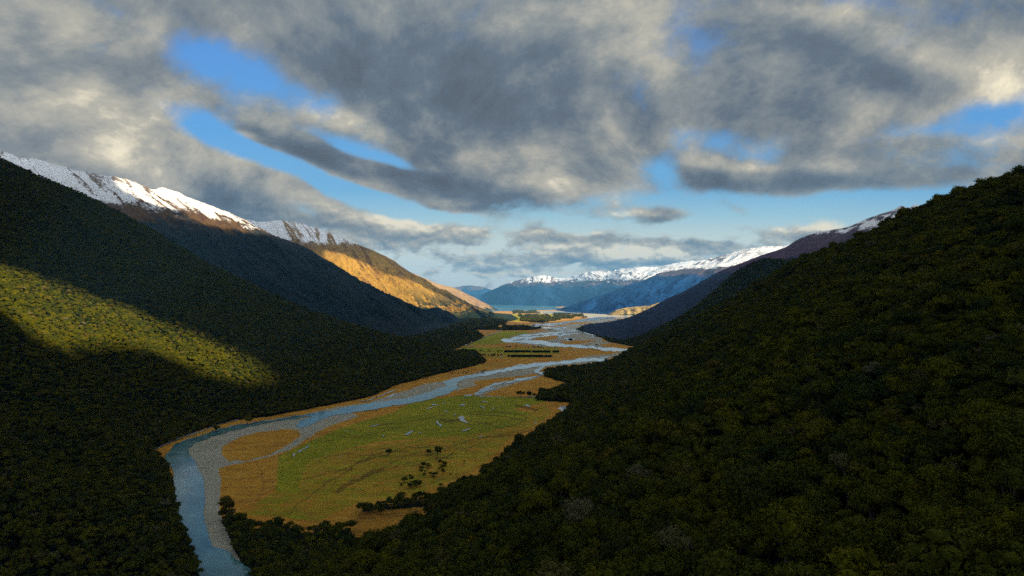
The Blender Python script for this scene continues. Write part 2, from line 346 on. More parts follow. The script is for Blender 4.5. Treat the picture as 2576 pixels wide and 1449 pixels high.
# ---------------------------------------------------------------- the valley floor: one sheet to the horizon, finer near the viewer
POLY_GRAVEL = [
    [(640,1449),(600,1395),(556,1300),(552,1249),(556,1206),(549,1179),(589,1166),(655,1153),(722,1133),(757,1113),(779,1099),(808,1080),(850,1062),(905,1046),(880,1036),(830,1044),(738,1050),(655,1062),(589,1080),(529,1095),(489,1112),(465,1129),(480,1150),(495,1175),(505,1199),(508,1249),(505,1299),(518,1333),(528,1373),(575,1400),(600,1449)],
    [(931,1010),(1021,982),(1071,965),(1114,958),(1128,970),(1064,997),(1024,1006),(954,1012)],
    [(1151,955),(1200,935),(1290,922),(1371,921),(1348,939),(1271,952),(1220,965),(1171,974),(1145,985)],
    [(1183,945),(1236,932),(1288,922),(1343,912),(1398,908),(1448,902),(1490,893),(1536,891),(1588,880),(1592,883),(1580,892),(1531,901),(1528,911),(1468,914),(1418,919),(1368,923),(1323,931),(1248,942),(1183,950)],
    [(1191,995),(1215,984),(1240,968),(1285,958),(1345,948),(1355,940),(1374,928),(1374,936),(1350,952),(1295,964),(1245,980),(1210,994),(1300,998),(1370,995),(1371,999),(1190,997)],
    [(1303,843),(1261,855),(1291,862),(1373,872),(1448,871),(1548,881),(1590,880),(1612,872),(1513,858),(1513,846),(1450,829),(1473,817),(1540,810),(1596,799),(1596,794),(1460,794),(1483,801),(1443,806),(1410,811),(1348,814),(1323,822),(1363,828),(1385,830),(1335,838)],
    [(1348,782),(1460,783),(1468,788),(1400,790),(1340,787)], [(1458,789),(1596,789),(1596,795),(1470,795)],
    [(1155,745),(1160,740),(1170,742)],
    [(931,1013),(990,990),(1010,984),(1000,1000),(960,1014)],
    [(765,1042),(800,1034),(850,1022),(905,1016),(925,1012),(925,1017),(850,1033),(775,1046)],
    [(455,1108),(500,1096),(533,1083),(600,1066),(670,1056),(757,1043),(757,1047),(670,1060),(600,1071),(533,1088),(500,1101),(457,1113)],
]
POLY_TANOVER = [
    [(600,1099),(655,1085),(722,1078),(752,1082),(756,1096),(729,1116),(682,1141),(622,1157),(575,1158),(560,1146),(556,1125)],
    [(1405,859),(1440,856),(1500,856),(1505,858),(1470,863),(1425,866)], [(1508,865),(1550,862),(1608,871),(1603,878),(1560,876),(1520,872)],
    [(1330,856),(1360,848),(1400,843),(1405,850),(1370,856)], [(1190,958),(1260,950),(1345,941),(1340,946),(1280,955),(1200,968)],
    [(1390,815),(1440,810),(1500,812),(1470,815)], [(1345,822),(1400,818),(1440,818),(1400,824)],
    [(1515,808),(1560,802),(1590,800),(1585,806),(1540,810)],
]
POLY_GREEN = [
    (1.0, [(1024,1017),(1075,1004),(1171,992),(1300,997),(1371,999),(1374,1010),(1290,1028),(1180,1036),(1070,1038),(985,1037)]),
    (0.85, [(985,1037),(1290,1028),(1330,1036),(1320,1060),(1230,1085),(1090,1100),(960,1110),(860,1130),(770,1160),(745,1235),(693,1238),(700,1145),(846,1079)]),
    (0.56, [(690,1235),(745,1235),(770,1160),(860,1130),(1090,1100),(1230,1085),(1320,1060),(1330,1036),(1374,1012),(1388,1038),(1360,1064),(1290,1095),(1250,1140),(1180,1190),(1060,1240),(900,1265),(800,1310),(600,1290),(650,1260)]),
    (0.95, [(1268,832),(1333,834),(1323,841),(1303,844),(1261,854),(1283,861),(1240,866),(1160,870),(1190,858),(1230,842)]),
    (1.0, [(1148,882),(1160,873),(1270,873),(1270,882),(1200,884)]),
    (0.7, [(1268,881),(1300,874),(1410,874),(1410,890),(1330,893),(1215,893),(1205,883)]),
    (0.6, [(1190,895),(1400,893),(1420,897),(1300,903),(1210,902)]),
    (0.75, [(1285,790),(1420,790),(1410,806),(1300,810),(1280,806)]), (0.5, [(1190,918),(1290,908),(1290,914),(1200,926)]),
]
BROWN = [  # (half width px, polyline) old channels and wet hollows in the meadow
    (3.0, [(730,1290),(770,1255),(800,1230),(850,1200),(890,1170),(930,1150),(960,1138)]),
    (2.2, [(760,1205),(830,1190),(900,1165),(1000,1130),(1060,1125),(1130,1122)]), (2.0, [(1196,1060),(1260,1075),(1310,1062),(1330,1050),(1300,1040),(1190,1035)]),
    (2.2, [(1070,1135),(1160,1115),(1230,1098),(1300,1085),(1330,1075)]), (3.5, [(1215,1100),(1270,1095),(1320,1085),(1340,1080)]),
    (9.0, [(850,1235),(880,1215),(930,1190),(960,1180)]), (7.0, [(1110,1055),(1160,1056)]), (6.0, [(1300,1020),(1350,1030)]), (2.0, [(780,1110),(860,1100),(960,1085),(1010,1075)]),
    (1.8, [(890,1152),(960,1128),(1040,1120),(1120,1108)]), (2.0, [(960,1175),(1010,1150),(1060,1140),(1110,1140)]), (2.0, [(600,1205),(640,1200),(660,1190)]), (2.0, [(645,1160),(660,1185),(662,1225),(650,1250)]),
    (1.2, [(1180,949),(1260,939),(1340,921),(1420,910),(1520,893)]), (1.5, [(1310,860),(1400,884)]), (2.5, [(1150,1128),(1130,1145),(1090,1150)]), (1.8, [(1240,1103),(1190,1120),(1170,1135)]),
    (2.0, [(700,1000),(700,1001)]), (2.5, [(1180,1040),(1260,1046),(1330,1060)]), (1.2, [(846,1079),(700,1145),(690,1235)]),
]
POLY_WOOD = [
    [(700,900),(1000,855),(1100,834),(1114,831),(1180,831),(1186,832),(1211,843),(1217,848),(1198,857),(1170,868),(1148,877),(1140,884),(1195,884),(1208,896),(1222,912),(1130,934),(1010,964),(900,980)],
    [(1100,802),(1155,800),(1223,802),(1278,808),(1270,816),(1240,820),(1255,826),(1263,830),(1180,829),(1114,822),(1080,820)],
    [(1265,822),(1310,822),(1363,828),(1330,830),(1263,831)], [(1113,818),(1100,804),(1000,806),(900,830),(1000,850),(1100,832)],
    [(1290,782),(1345,782),(1360,787),(1290,789)], [(1390,790),(1400,789),(1460,790),(1478,799),(1420,802),(1395,798)], [(1310,800),(1330,795),(1410,797),(1412,809),(1370,812),(1305,808)], [(1305,792),(1380,792),(1380,795),(1305,797)],
    [(1348,1006),(1360,990),(1440,972),(1500,960),(1445,1012),(1418,1011)], [(1367,945),(1385,932),(1450,925),(1535,912),(1610,885),(1640,890),(1500,980),(1440,985),(1420,962)],
    [(620,1449),(600,1400),(575,1345),(560,1305),(585,1296),(640,1330),(700,1316),(770,1341),(830,1330),(885,1333),(905,1345),(885,1352),(890,1365),(1000,1340),(1060,1310),(1090,1300),(1100,1449)],
    [(1000,1345),(1090,1302),(1175,1285),(1135,1449),(1000,1449)],
    [(900,1290),(930,1274),(1000,1264),(1090,1252),(1180,1214),(1235,1190),(1240,1230),(1150,1290),(1090,1292),(1085,1275),(1040,1274),(950,1294)],
    [(0,1100),(375,1135),(418,1170),(435,1195),(442,1250),(447,1300),(478,1380),(508,1449),(0,1449)],
    [(375,1130),(455,1104),(520,1072),(600,1054),(690,1045),(765,1030),(860,1010),(930,998),(1010,962),(1010,900),(300,900),(100,1100)],
    [(1450,831),(1515,850),(1530,860),(1610,874),(1800,900),(1800,820),(1600,812),(1480,820)],
]
rows = np.concatenate([np.linspace(1449 + 2400, 1451, 60), np.linspace(1449, 800, 650), np.linspace(799.3, 752, 110)])
YY = H * F / (rows - HY)
cols = np.concatenate([np.linspace(-6000, -160, 30), np.arange(-150, 2740, 2.4), np.linspace(2760, 8600, 30)])
PX, PY = np.meshgrid(cols, rows)
GX = (PX - CX) / F * YY[:, None]; GY = np.repeat(YY[:, None], len(cols), 1)
gmask = np.zeros(PX.shape, np.float32); grm = gmask.copy(); brm = gmask.copy(); wdm = gmask.copy()
wob = (fbm(PX / 14, PY / 7, 4) - 0.5) * 9; wob2 = (fbm(PX / 11 + 50, PY / 6, 4) - 0.5) * 5
sc_ = np.clip((PY - 780) / 220, 0.12, 1)
QX, QY = PX + wob * sc_, PY + wob2 * sc_
for p in POLY_GRAVEL: gmask[inside(p, QX, QY)] = 1
for p in POLY_TANOVER: gmask[inside(p, QX, QY)] = 0
for v, p in reversed(POLY_GREEN): grm[inside(p, PX + wob * 0.5 * sc_, PY + wob2 * 0.3 * sc_)] = v
for p in POLY_WOOD: wdm[inside(p, QX, QY)] = 1
def belt(x, y): return fbm(x / 22 + 3, y / 3.2, 3) > 0.46                # far plantations stand in broken belts
wdm[(PY < 811) & (PX > 1285) & ~belt(PX, PY)] = 0
wdm[inside([(875,1350),(905,1286),(1039,1276),(1092,1276),(1090,1318),(1015,1360),(940,1392),(885,1380)], QX, QY)] = 0
def seg_dist(x, y, a, b):
    ax, ay = a; bx, by = b; d = (bx - ax) ** 2 + (by - ay) ** 2 + 1e-9
    k = np.clip(((x - ax) * (bx - ax) + (y - ay) * (by - ay)) / d, 0, 1)
    return np.hypot(x - ax - k * (bx - ax), (y - ay - k * (by - ay)) * 1.6)
def wiggle(pts, n=4, amp=1.0, seed=0, close=False):
    pts = np.asarray(pts, float); r = np.random.default_rng(seed)
    if close: pts = np.vstack([pts, pts[:1]])
    for _ in range(n):
        a, b = pts[:-1], pts[1:]; L = np.hypot(*(b - a).T)[:, None]
        mid = (a + b) / 2 + r.normal(0, 1, a.shape) * np.minimum(L * 0.10, amp) * np.array([1.0, 0.45])
        o = np.empty((len(pts) + len(mid), 2)); o[0::2] = pts; o[1::2] = mid; pts = o
    return pts[:-1] if close else pts
rb = np.random.default_rng(5)
for k in range(30):                      # abandoned channels sweeping across the flat
    o_ = rb.uniform(0, 1); a_ = (rb.uniform(740, 1120), 1250 - o_ * 190 + rb.uniform(-8, 8)); n_ = rb.integers(4, 8); x_, y_ = a_; pl_ = [a_]
    for q_ in range(n_):
        x_ += rb.uniform(22, 46); y_ -= rb.uniform(1, 15) * (1.0 - 0.55 * o_); pl_.append((x_, y_))
    if x_ < 1340: BROWN.append((rb.uniform(0.9, 2.0), pl_))
for i, (w, pl) in enumerate(BROWN):
    q = wiggle(pl, 2, 6, 40 + i)
    x0, x1, y0, y1 = q[:, 0].min() - 20, q[:, 0].max() + 20, q[:, 1].min() - 12, q[:, 1].max() + 12
    mk = (PX > x0) & (PX < x1) & (PY > y0) & (PY < y1); d = np.full(mk.sum(), 1e9)
    for a, b in zip(q[:-1], q[1:]): d = np.minimum(d, seg_dist(PX[mk], PY[mk], a, b))
    brm[mk] = np.maximum(brm[mk], np.clip(1.3 - d / w, 0, 1))
def soften(a, k=1):
    for _ in range(k): a[1:-1, 1:-1] = (a[1:-1, 1:-1] * 2 + a[:-2, 1:-1] + a[2:, 1:-1] + a[1:-1, :-2] + a[1:-1, 2:]) / 6
    return a
brm[inside([(875,1350),(905,1286),(1039,1276),(1092,1276),(1090,1318),(1015,1360),(940,1392),(885,1380)], QX, QY)] = 0.55
gmask = soften(gmask, 2); grm = soften(grm, 3); brm = soften(brm, 1); wdm = soften(wdm, 1)
g0 = soften(gmask.copy(), 8); part = (QX > 535) & (QX < 620) & (PY > 1095) & (PY < 1170); gmask[part] = np.maximum(gmask, g0)[part]
GZ = (fbm(GX / 60, GY / 60, 4) - 0.5) * 1.2 - 0.9
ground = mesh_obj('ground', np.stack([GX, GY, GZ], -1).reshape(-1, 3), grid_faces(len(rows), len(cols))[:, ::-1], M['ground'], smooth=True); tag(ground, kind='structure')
ca = ground.data.color_attributes.new('cover', 'FLOAT_COLOR', 'POINT')
ca.data.foreach_set('color', np.stack([gmask, grm, brm, np.ones_like(brm)], -1).astype(np.float32).ravel())
wa_ = ground.data.attributes.new('wood', 'FLOAT', 'POINT'); wa_.data.foreach_set('value', wdm.astype(np.float32).ravel())

# ---------------------------------------------------------------- hills and mountains: lofted from foot line to crest and down the far side
def resample(pts, n):
    pts = np.asarray(pts, float); d = np.r_[0, np.cumsum(np.linalg.norm(np.diff(pts, axis=0), axis=1))]; s = np.linspace(0, d[-1], n)
    return np.stack([np.interp(s, d, pts[:, k]) for k in range(pts.shape[1])], -1)
def loft(name, pairs, nu, nv, power, material, gully=30, gl=220, crest_rough=6, back=0.8, seed=0, stretch=4.5, big=0.0):
    """pairs: (foot xyz, crest xyz); rows run from foot to crest, then on down behind."""
    f = resample_pair(pairs, nu, 40 if 'range' in name else 210); foot, crest = f[:, :3], f[:, 3:]
    v = np.concatenate([np.linspace(0, 1, nv), 1 + np.linspace(0, 1, max(8, nv // 5))[1:] * back])
    vv = v[None, :, None]; s = np.minimum(vv, 1)
    xy = foot[:, None, :2] + (crest - foot)[:, None, :2] * vv
    z = foot[:, None, 2] + (crest - foot)[:, None, 2] * s[..., 0] ** power
    over = np.maximum(v - 1, 0)[None, :]
    z = z - (crest[:, None, 2] + 60) * np.clip(over / back, 0, 1) ** 1.15
    x, y = xy[..., 0], xy[..., 1]
    L = np.r_[0, np.cumsum(np.linalg.norm(np.diff(crest[:, :2] * 0.5 + foot[:, :2] * 0.5, axis=0), axis=1))][:, None]
    D = np.linalg.norm((crest - foot)[:, :2], axis=1)[:, None] * v[None, :]
    warp = (fbm(x / (gl * 3) + seed, y / (gl * 3), 3) - 0.5) * gl * 1.6
    g = fbm((L + warp) / gl + seed * 3.1, (D + warp * 0.5) / (gl * stretch) + seed, 6, ridge=True, gain=0.55)
    env = np.clip(v * 5, 0, 1) * np.clip((1.0 - v) * 3.5, 0, 1); env = np.where(v > 1, 0, env)[None, :] * np.clip(z / 60, 0, 1)
    z = z + (g - 0.55) * 2 * gully * env
    if big: z = z + (fbm(x / (gl * 4) + 9 + seed, y / (gl * 4), 2) - 0.5) * 2 * big * env
    cr = (fbm(L / (gl * 0.35) + seed, v[None, :] * 3 + 0 * L, 5, ridge=True, gain=0.6) - 0.5) * crest_rough * 2
    z = z + cr * np.clip((v - 0.6) * 2.5, 0, 1)[None, :] * np.clip((1.8 - v), 0, 1)[None, :] * np.clip(crest[:, None, 2] / 250, 0, 1)
    pos = np.stack([x, y, z], -1)
    o = mesh_obj(name, pos.reshape(-1, 3), grid_faces(nu, len(v)), material, smooth=True); tag(o, kind='structure')
    rib = fbm((L + warp * 0.6) / (gl * 0.22) + seed, D / (gl * 1.1) + seed * 2, 5, ridge=True, gain=0.6)
    a = o.data.attributes.new('rib', 'FLOAT', 'POINT'); a.data.foreach_set('value', rib.astype(np.float32).ravel())
    a = o.data.attributes.new('gully', 'FLOAT', 'POINT'); a.data.foreach_set('value', g.astype(np.float32).ravel())
    return o, pos, v
def resample_pair(pairs, n, ease=210):
    a = np.array([tuple(f) + tuple(c) for f, c in pairs], float)
    k = np.r_[0, np.cumsum(np.linalg.norm(np.diff(a, axis=0), axis=1))]; s = np.linspace(0, k[-1], n)
    r = np.stack([np.interp(s, k, a[:, i]) for i in range(6)], -1)
    w = max(1, n // ease); ker = np.ones(2 * w + 1) / (2 * w + 1)                    # ease the corners of the hand-placed lines a little
    pad = np.pad(r, ((w, w), (0, 0)), 'edge')
    return np.stack([np.convolve(pad[:, i], ker, 'valid') for i in range(6)], -1)
def g3(px, py): x, y = G(px, py); return (x, y, -1.5)

hills = {}
# near right forested hill
def PT(px, py, Y, up=8.5): return P(px, py + up * F / Y, Y)      # a ridge whose tree tops make the skyline
R1 = [((-560,-500,-2),(420,-900,380)), ((-450,0,-2),(480,-250,420)), ((-400,280,-2),(500,60,430)), ((-345,480,-2),(490,330,425)),
      (g3(645,1449), PT(2700,395,545)), (g3(800,1430), PT(2576,434,610)), (g3(1010,1405), PT(2490,460,690)), (g3(1110,1345), PT(2412,488,800)), (g3(1165,1290), PT(2333,511,900)),
      (g3(1205,1235), PT(2240,558,1030)), (g3(1250,1165), PT(2160,601,1180)), (g3(1320,1110), PT(2110,616,1350)), (g3(1390,1065), PT(2030,642,1550)), (g3(1435,1030), PT(1965,680,1750)),
      (g3(1445,1000), PT(1880,730,2000)), (g3(1450,960), PT(1787,781,2300)), (g3(1480,935), PT(1720,818,2650)), (g3(1540,915), PT(1665,850,3000)), (g3(1600,885), PT(1625,868,3350)), (g3(1612,880), P(1613,876,3600))]
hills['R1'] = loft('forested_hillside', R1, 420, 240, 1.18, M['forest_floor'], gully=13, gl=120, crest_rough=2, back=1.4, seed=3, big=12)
# left forested hillside
L1 = [((-650,-500,-2),(-3000,-300,1100)), ((-560,100,-2),(-2900,600,1100)), ((-470,400,-2),(-2800,1200,1080)),
      (g3(508,1449), (-2700,1500,1060)), (g3(445,1300), (-2600,1750,1050)), (g3(418,1170), P(-500,230,2150)), (g3(378,1137), P(-230,305,2420)), (g3(480,1088), P(0,399,2705)), (g3(600,1055), P(97,444,2850)),
      (g3(760,1032), P(190,482,3050)), (g3(860,1012), P(273,522,3250)), (g3(930,998), P(400,589,3480)), (g3(1010,963), P(500,655,3560)), (g3(1070,945), P(567,685,3600)), (g3(1130,934), P(700,752,3560)),
      (g3(1175,925), P(850,812,3450)), (g3(1210,915), P(1000,850,3350)), (g3(1221,911), P(1120,882,3230)), (g3(1222,908), P(1195,900,3080))]
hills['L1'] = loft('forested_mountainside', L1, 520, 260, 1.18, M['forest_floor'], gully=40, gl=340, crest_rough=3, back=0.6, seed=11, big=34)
# left snow ridge behind it
L2 = [((-1500,2500,-2), P(-700,220,4300)), (P(-200,900,3600)[:2] + (-2,), P(-250,300,4700)), (P(200,880,3900)[:2] + (-2,), P(0,379,5000)), (P(330,870,4050)[:2] + (-2,), P(60,398,5100)), (P(450,870,4200)[:2] + (-2,), P(117,407,5200)), (P(560,870,4300)[:2] + (-2,), P(187,430,5300)),
      (P(640,870,4400)[:2] + (-2,), P(240,438,5400)), (P(720,868,4450)[:2] + (-2,), P(333,454,5600)), (P(760,868,4480)[:2] + (-2,), P(385,480,5750)), (P(780,866,4500)[:2] + (-2,), P(403,468,5800)),
      (P(840,866,4500)[:2] + (-2,), P(483,499,5900)), (P(900,862,4520)[:2] + (-2,), P(540,522,6000)), (P(940,860,4540)[:2] + (-2,), P(583,537,6050)), (g3(1010,850), P(683,592,6200)), (g3(1050,845), P(750,612,6300)),
      (g3(1085,838), P(859,682,6500)), (g3(1110,830), P(945,733,6700)), (g3(1150,815), P(1025,763,6900)), (g3(1185,808), P(1110,797,7100)), (g3(1200,806), P(1180,805,7500))]
hills['L2'] = loft('snow_capped_ridge', L2, 560, 260, 1.0, M['snow_ridge'], gully=110, gl=330, crest_rough=22, back=0.7, seed=23, big=30)
L3 = [(P(300,805,7000)[:2] + (-2,), P(430,500,8200)), (P(620,805,7400)[:2] + (-2,), P(583,540,8500)), (P(700,805,7500)[:2] + (-2,), P(650,560,8500)), (P(760,805,7600)[:2] + (-2,), P(700,554,8600)), (P(840,805,7700)[:2] + (-2,), P(747,560,8700)),
      (P(920,805,7800)[:2] + (-2,), P(823,582,8900)), (P(990,805,7900)[:2] + (-2,), P(859,598,9000)), (P(1060,805,7950)[:2] + (-2,), P(939,630,9300)), (P(1120,805,7950)[:2] + (-2,), P(992,656,9500)), (g3(1155,803), P(1025,683,9700)),
      (g3(1223,804), P(1092,720,10000)), (g3(1258,807), P(1159,756,10300)), (g3(1285,808), P(1215,776,10400)), (g3(1300,806), P(1245,787,10500)), (g3(1306,801), P(1285,790,10400))]
hills['L3'] = loft('tussock_mountain', L3, 480, 240, 1.0, M['tussock_spur'], gully=115, gl=460, crest_rough=12, back=0.7, seed=31, big=40)
L4 = [((-3600,12500,-2), P(900,640,12800)), ((-1500,12800,-2), P(1045,690,13000)), (P(1190,790,13400)[:2] + (-2,), P(1100,714,13300)), (P(1225,788,13600)[:2] + (-2,), P(1142,724,13700)), (P(1240,786,13800)[:2] + (-2,), P(1192,748,14200)), (g3(1252,780), P(1235,771,14800)), (g3(1256,778), P(1250,778,15200))]
hills['L4'] = loft('far_tussock_spur', L4, 240, 120, 0.9, M['far_spur'], gully=30, gl=350, crest_rough=10, back=0.7, seed=41)
R2 = [(g3(1449,829), P(1452,828,5800)), (g3(1475,838), P(1473,817,6050)), (g3(1515,848), P(1540,808,6300)), (g3(1560,858), P(1588,798,6500)), (g3(1610,872), P(1620,782,6600)), (g3(1650,874), P(1678,752,6800)), (g3(1700,880), P(1717,735,6900)), (g3(1760,885), P(1800,688,7000)),
      (g3(1810,888), P(1880,655,7000)), (g3(1850,890), P(1977,622,7000)), (g3(1880,892), P(2007,602,7000)), (g3(1900,893), P(2050,586,7000)), (g3(1930,894), P(2130,572,7000)), (g3(1960,895), P(2184,549,7000)), (g3(1990,896), P(2250,527,6950)), (g3(1995,896), P(2271,513,6900)), (g3(2000,896), P(2281,528,6900)),
      (g3(2008,896), P(2305,511,6900)), (g3(2015,896), P(2322,524,6880)), (g3(2060,897), P(2450,480,6700)), (g3(2200,900), P(2700,420,6500)), (g3(2600,910), P(3200,420,6200))]
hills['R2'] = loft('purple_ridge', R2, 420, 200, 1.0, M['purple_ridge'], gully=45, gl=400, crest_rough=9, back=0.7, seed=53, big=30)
R2b = [(g3(1530,856), P(1611,872,3900)), (g3(1560,862), P(1660,835,4300)), (g3(1590,870), P(1717,797,4550)), (g3(1620,878), P(1794,740,4700)), (g3(1660,882), P(1863,676,4800)), (g3(1700,885), P(1917,651,5000)), (g3(1740,888), P(1983,655,5200)), (g3(1850,890), P(2150,640,5300)), (g3(2300,900), P(2700,560,5300))]
hills['R2b'] = loft('dark_forest_spur', R2b, 240, 140, 1.0, M['forest_floor'], gully=22, gl=260, crest_rough=4, back=0.8, seed=61)
KN = [(g3(1526,792), P(1532,789,10500)), (g3(1540,793), P(1552,779,10600)), (g3(1570,793), P(1575,774,10700)), (g3(1590,793), P(1605,771,10700)), (g3(1610,793), P(1632,769,10600)), (g3(1640,793), P(1655,762,10500)), (g3(1700,793), P(1720,752,10400)), (g3(1800,793), P(1850,740,10400))]
hills['KN'] = loft('golden_knoll', KN, 200, 80, 0.8, M['gold_knoll'], gully=40, gl=170, crest_rough=14, back=0.8, seed=67)
R3 = [(g3(1396,780), P(1396,779,14200)), (g3(1425,785), P(1423,772,14000)), (g3(1470,788), P(1483,752,13800)), (g3(1510,790), P(1553,729,13800)), (g3(1540,791), P(1613,707,14000)), (g3(1570,792), P(1673,683,14500)), (g3(1600,793), P(1717,670,14800)), (g3(1650,793), P(1784,650,15000)),
      (g3(1680,793), P(1830,640,15000)), (g3(1700,794), P(1857,630,15000)), (g3(1730,794), P(1907,619,15000)), (g3(1760,794), P(1950,621,15000)), (g3(1800,794), P(1990,617,15000)), (g3(1900,794), P(2150,625,15000)), (g3(2300,796), P(2700,640,15000))]
hills['R3'] = loft('blue_snow_range', R3, 420, 180, 1.0, M['haze_blue_range'], gully=90, gl=700, crest_rough=40, back=0.6, seed=71, big=60, stretch=2.0)
R4 = [(g3(1201,764), P(1200,746,24800)), (g3(1240,766), P(1248,725,24500)), (g3(1270,767), P(1280,711,24000)), (g3(1300,768), P(1303,705,24000)), (g3(1330,768), P(1335,697,24000)), (g3(1350,769), P(1358,694,24000)), (g3(1370,769), P(1378,690,24000)), (g3(1385,769), P(1392,697,24000)), (g3(1400,770), P(1408,703,23800)),
      (g3(1425,770), P(1443,694,23500)), (g3(1450,771), P(1478,685,23000)), (g3(1470,772), P(1498,680,23000)), (g3(1490,773), P(1538,684,23000)), (g3(1500,774), P(1558,674,22500)), (g3(1510,775), P(1588,677,22000)), (g3(1520,776), P(1622,668,22000)), (g3(1530,777), P(1643,676,22000)), (g3(1540,778), P(1668,670,22000)), (g3(1550,778), P(1690,663,22000)), (g3(1570,779), P(1740,656,22000)), (g3(1650,780), P(1900,650,22000)), (g3(1900,780), P(2300,640,22000))]
hills['R4'] = loft('lake_snow_range', R4, 460, 160, 0.95, M['haze_blue_lake_range'], gully=75, gl=700, crest_rough=34, back=0.5, seed=84, big=120, stretch=1.2)
D0 = [((-9000,27000,-2), P(900,735,29000)), ((-3900,27000,-2), P(1100,728,29000)), ((-3000,27000,-2), P(1138,722,29000)), ((-2300,27000,-2), P(1173,720,29000)), ((-1800,27000,-2), P(1203,717,29000)), ((-1200,27000,-2), P(1240,730,29000)), ((-300,27000,-2), P(1300,742,29000)), ((2000,27000,-2), P(1420,745,29000))]
hills['D0'] = loft('distant_range', D0, 160, 50, 0.9, M['haze_blue_lake_range'], gully=90, gl=1500, crest_rough=60, back=0.4, seed=97, stretch=1.8)

# ---------------------------------------------------------------- water and road sheets
def earclip(name, poly_px, mat_, z=0.0, wig=(3, 2.0), seed=0):
    pts = wiggle(poly_px, wig[0], wig[1], seed, close=True)
    w = [G(x, y) for x, y in pts]
    from mathutils.geometry import tessellate_polygon
    tri = tessellate_polygon([[Vector((x, y, 0)) for x, y in w]])
    o = mesh_obj(name, [(x, y, z) for x, y in w], [tuple(f) for f in tri], mat_)
    for p in o.data.polygons:
        pass
    me = o.data
    nz = np.zeros(len(me.polygons) * 3, np.float32); me.polygons.foreach_get('normal', nz)
    flip = [i for i in range(len(me.polygons)) if nz[i * 3 + 2] < 0]
    if flip:
        import bmesh
        bm = bmesh.new(); bm.from_mesh(me); bm.faces.ensure_lookup_table()
        bmesh.ops.reverse_faces(bm, faces=[bm.faces[i] for i in flip]); bm.to_mesh(me); bm.free()
    return tag(o, kind='structure')
def ribbon(name, pl, w, mat_, z=0.05, seed=0, amp=2.0, n=3, taper=True):
    """a stream or road along a line; w is its half width in metres per point or one value given as photo px"""
    q = wiggle(pl, n, amp, seed); r = np.random.default_rng(seed + 5)
    w = w * (1.3 if name == 'braid_channel' else 1.0); d = np.gradient(q, axis=0); nn = np.stack([-d[:, 1], d[:, 0]], -1) / (np.hypot(*d.T)[:, None] + 1e-9)
    k = np.full(len(q), float(w)) * (1 + 0.35 * np.interp(np.arange(len(q)), np.arange(0, len(q) + 3, 3), r.normal(0, 1, len(np.arange(0, len(q) + 3, 3))).clip(-1.5, 1.5)))
    if taper: k *= np.clip(np.minimum(np.arange(len(q)), np.arange(len(q))[::-1]) / 4 + 0.3, 0, 1)
    a, b = q + nn * k[:, None], q - nn * k[:, None]
    pts = np.concatenate([a, b]); vs = [G(x, max(y, 765)) + (z,) for x, y in pts]; m_ = len(q)
    return tag(mesh_obj(name, vs, np.array([(i, i + 1, m_ + i + 1, m_ + i) for i in range(m_ - 1)]), mat_), kind='structure')
earclip('river', [(700,1700),(520,1500),(503,1449),(488,1415),(472,1372),(455,1330),(445,1300),(440,1240),(437,1190),(428,1172),(414,1160),(417,1143),(433,1125),(457,1110),(500,1098),(533,1085),(600,1068),(670,1058),(733,1047),(754,1045),(838,1032),(904,1019),(954,1011),(1024,1002),(1058,993),(1098,979),(1124,972),(1113,961),(1144,950),(1171,944),
    (1204,942),(1224,945),(1190,950),(1171,953),(1150,962),(1153,975),(1131,989),(1088,1002),(1021,1017),(948,1029),(888,1037),(855,1042),(805,1056),(775,1072),(757,1077),(744,1070),(757,1057),(785,1048),(755,1051),(655,1066),(589,1083),(529,1099),(489,1116),(474,1129),(479,1146),(495,1173),(510,1199),(515,1249),(512,1299),(522,1333),(532,1373),(579,1389),(605,1413),(640,1449),(660,1500),(820,1700)], M['river'], 0.0, seed=1)
C5 = lambda x, y: (1073.3 + x * 0.25, 657.4 + y * 0.25)
C6 = lambda x, y: (1140.4 + x * 0.1302, 771.5 + y * 0.1302)
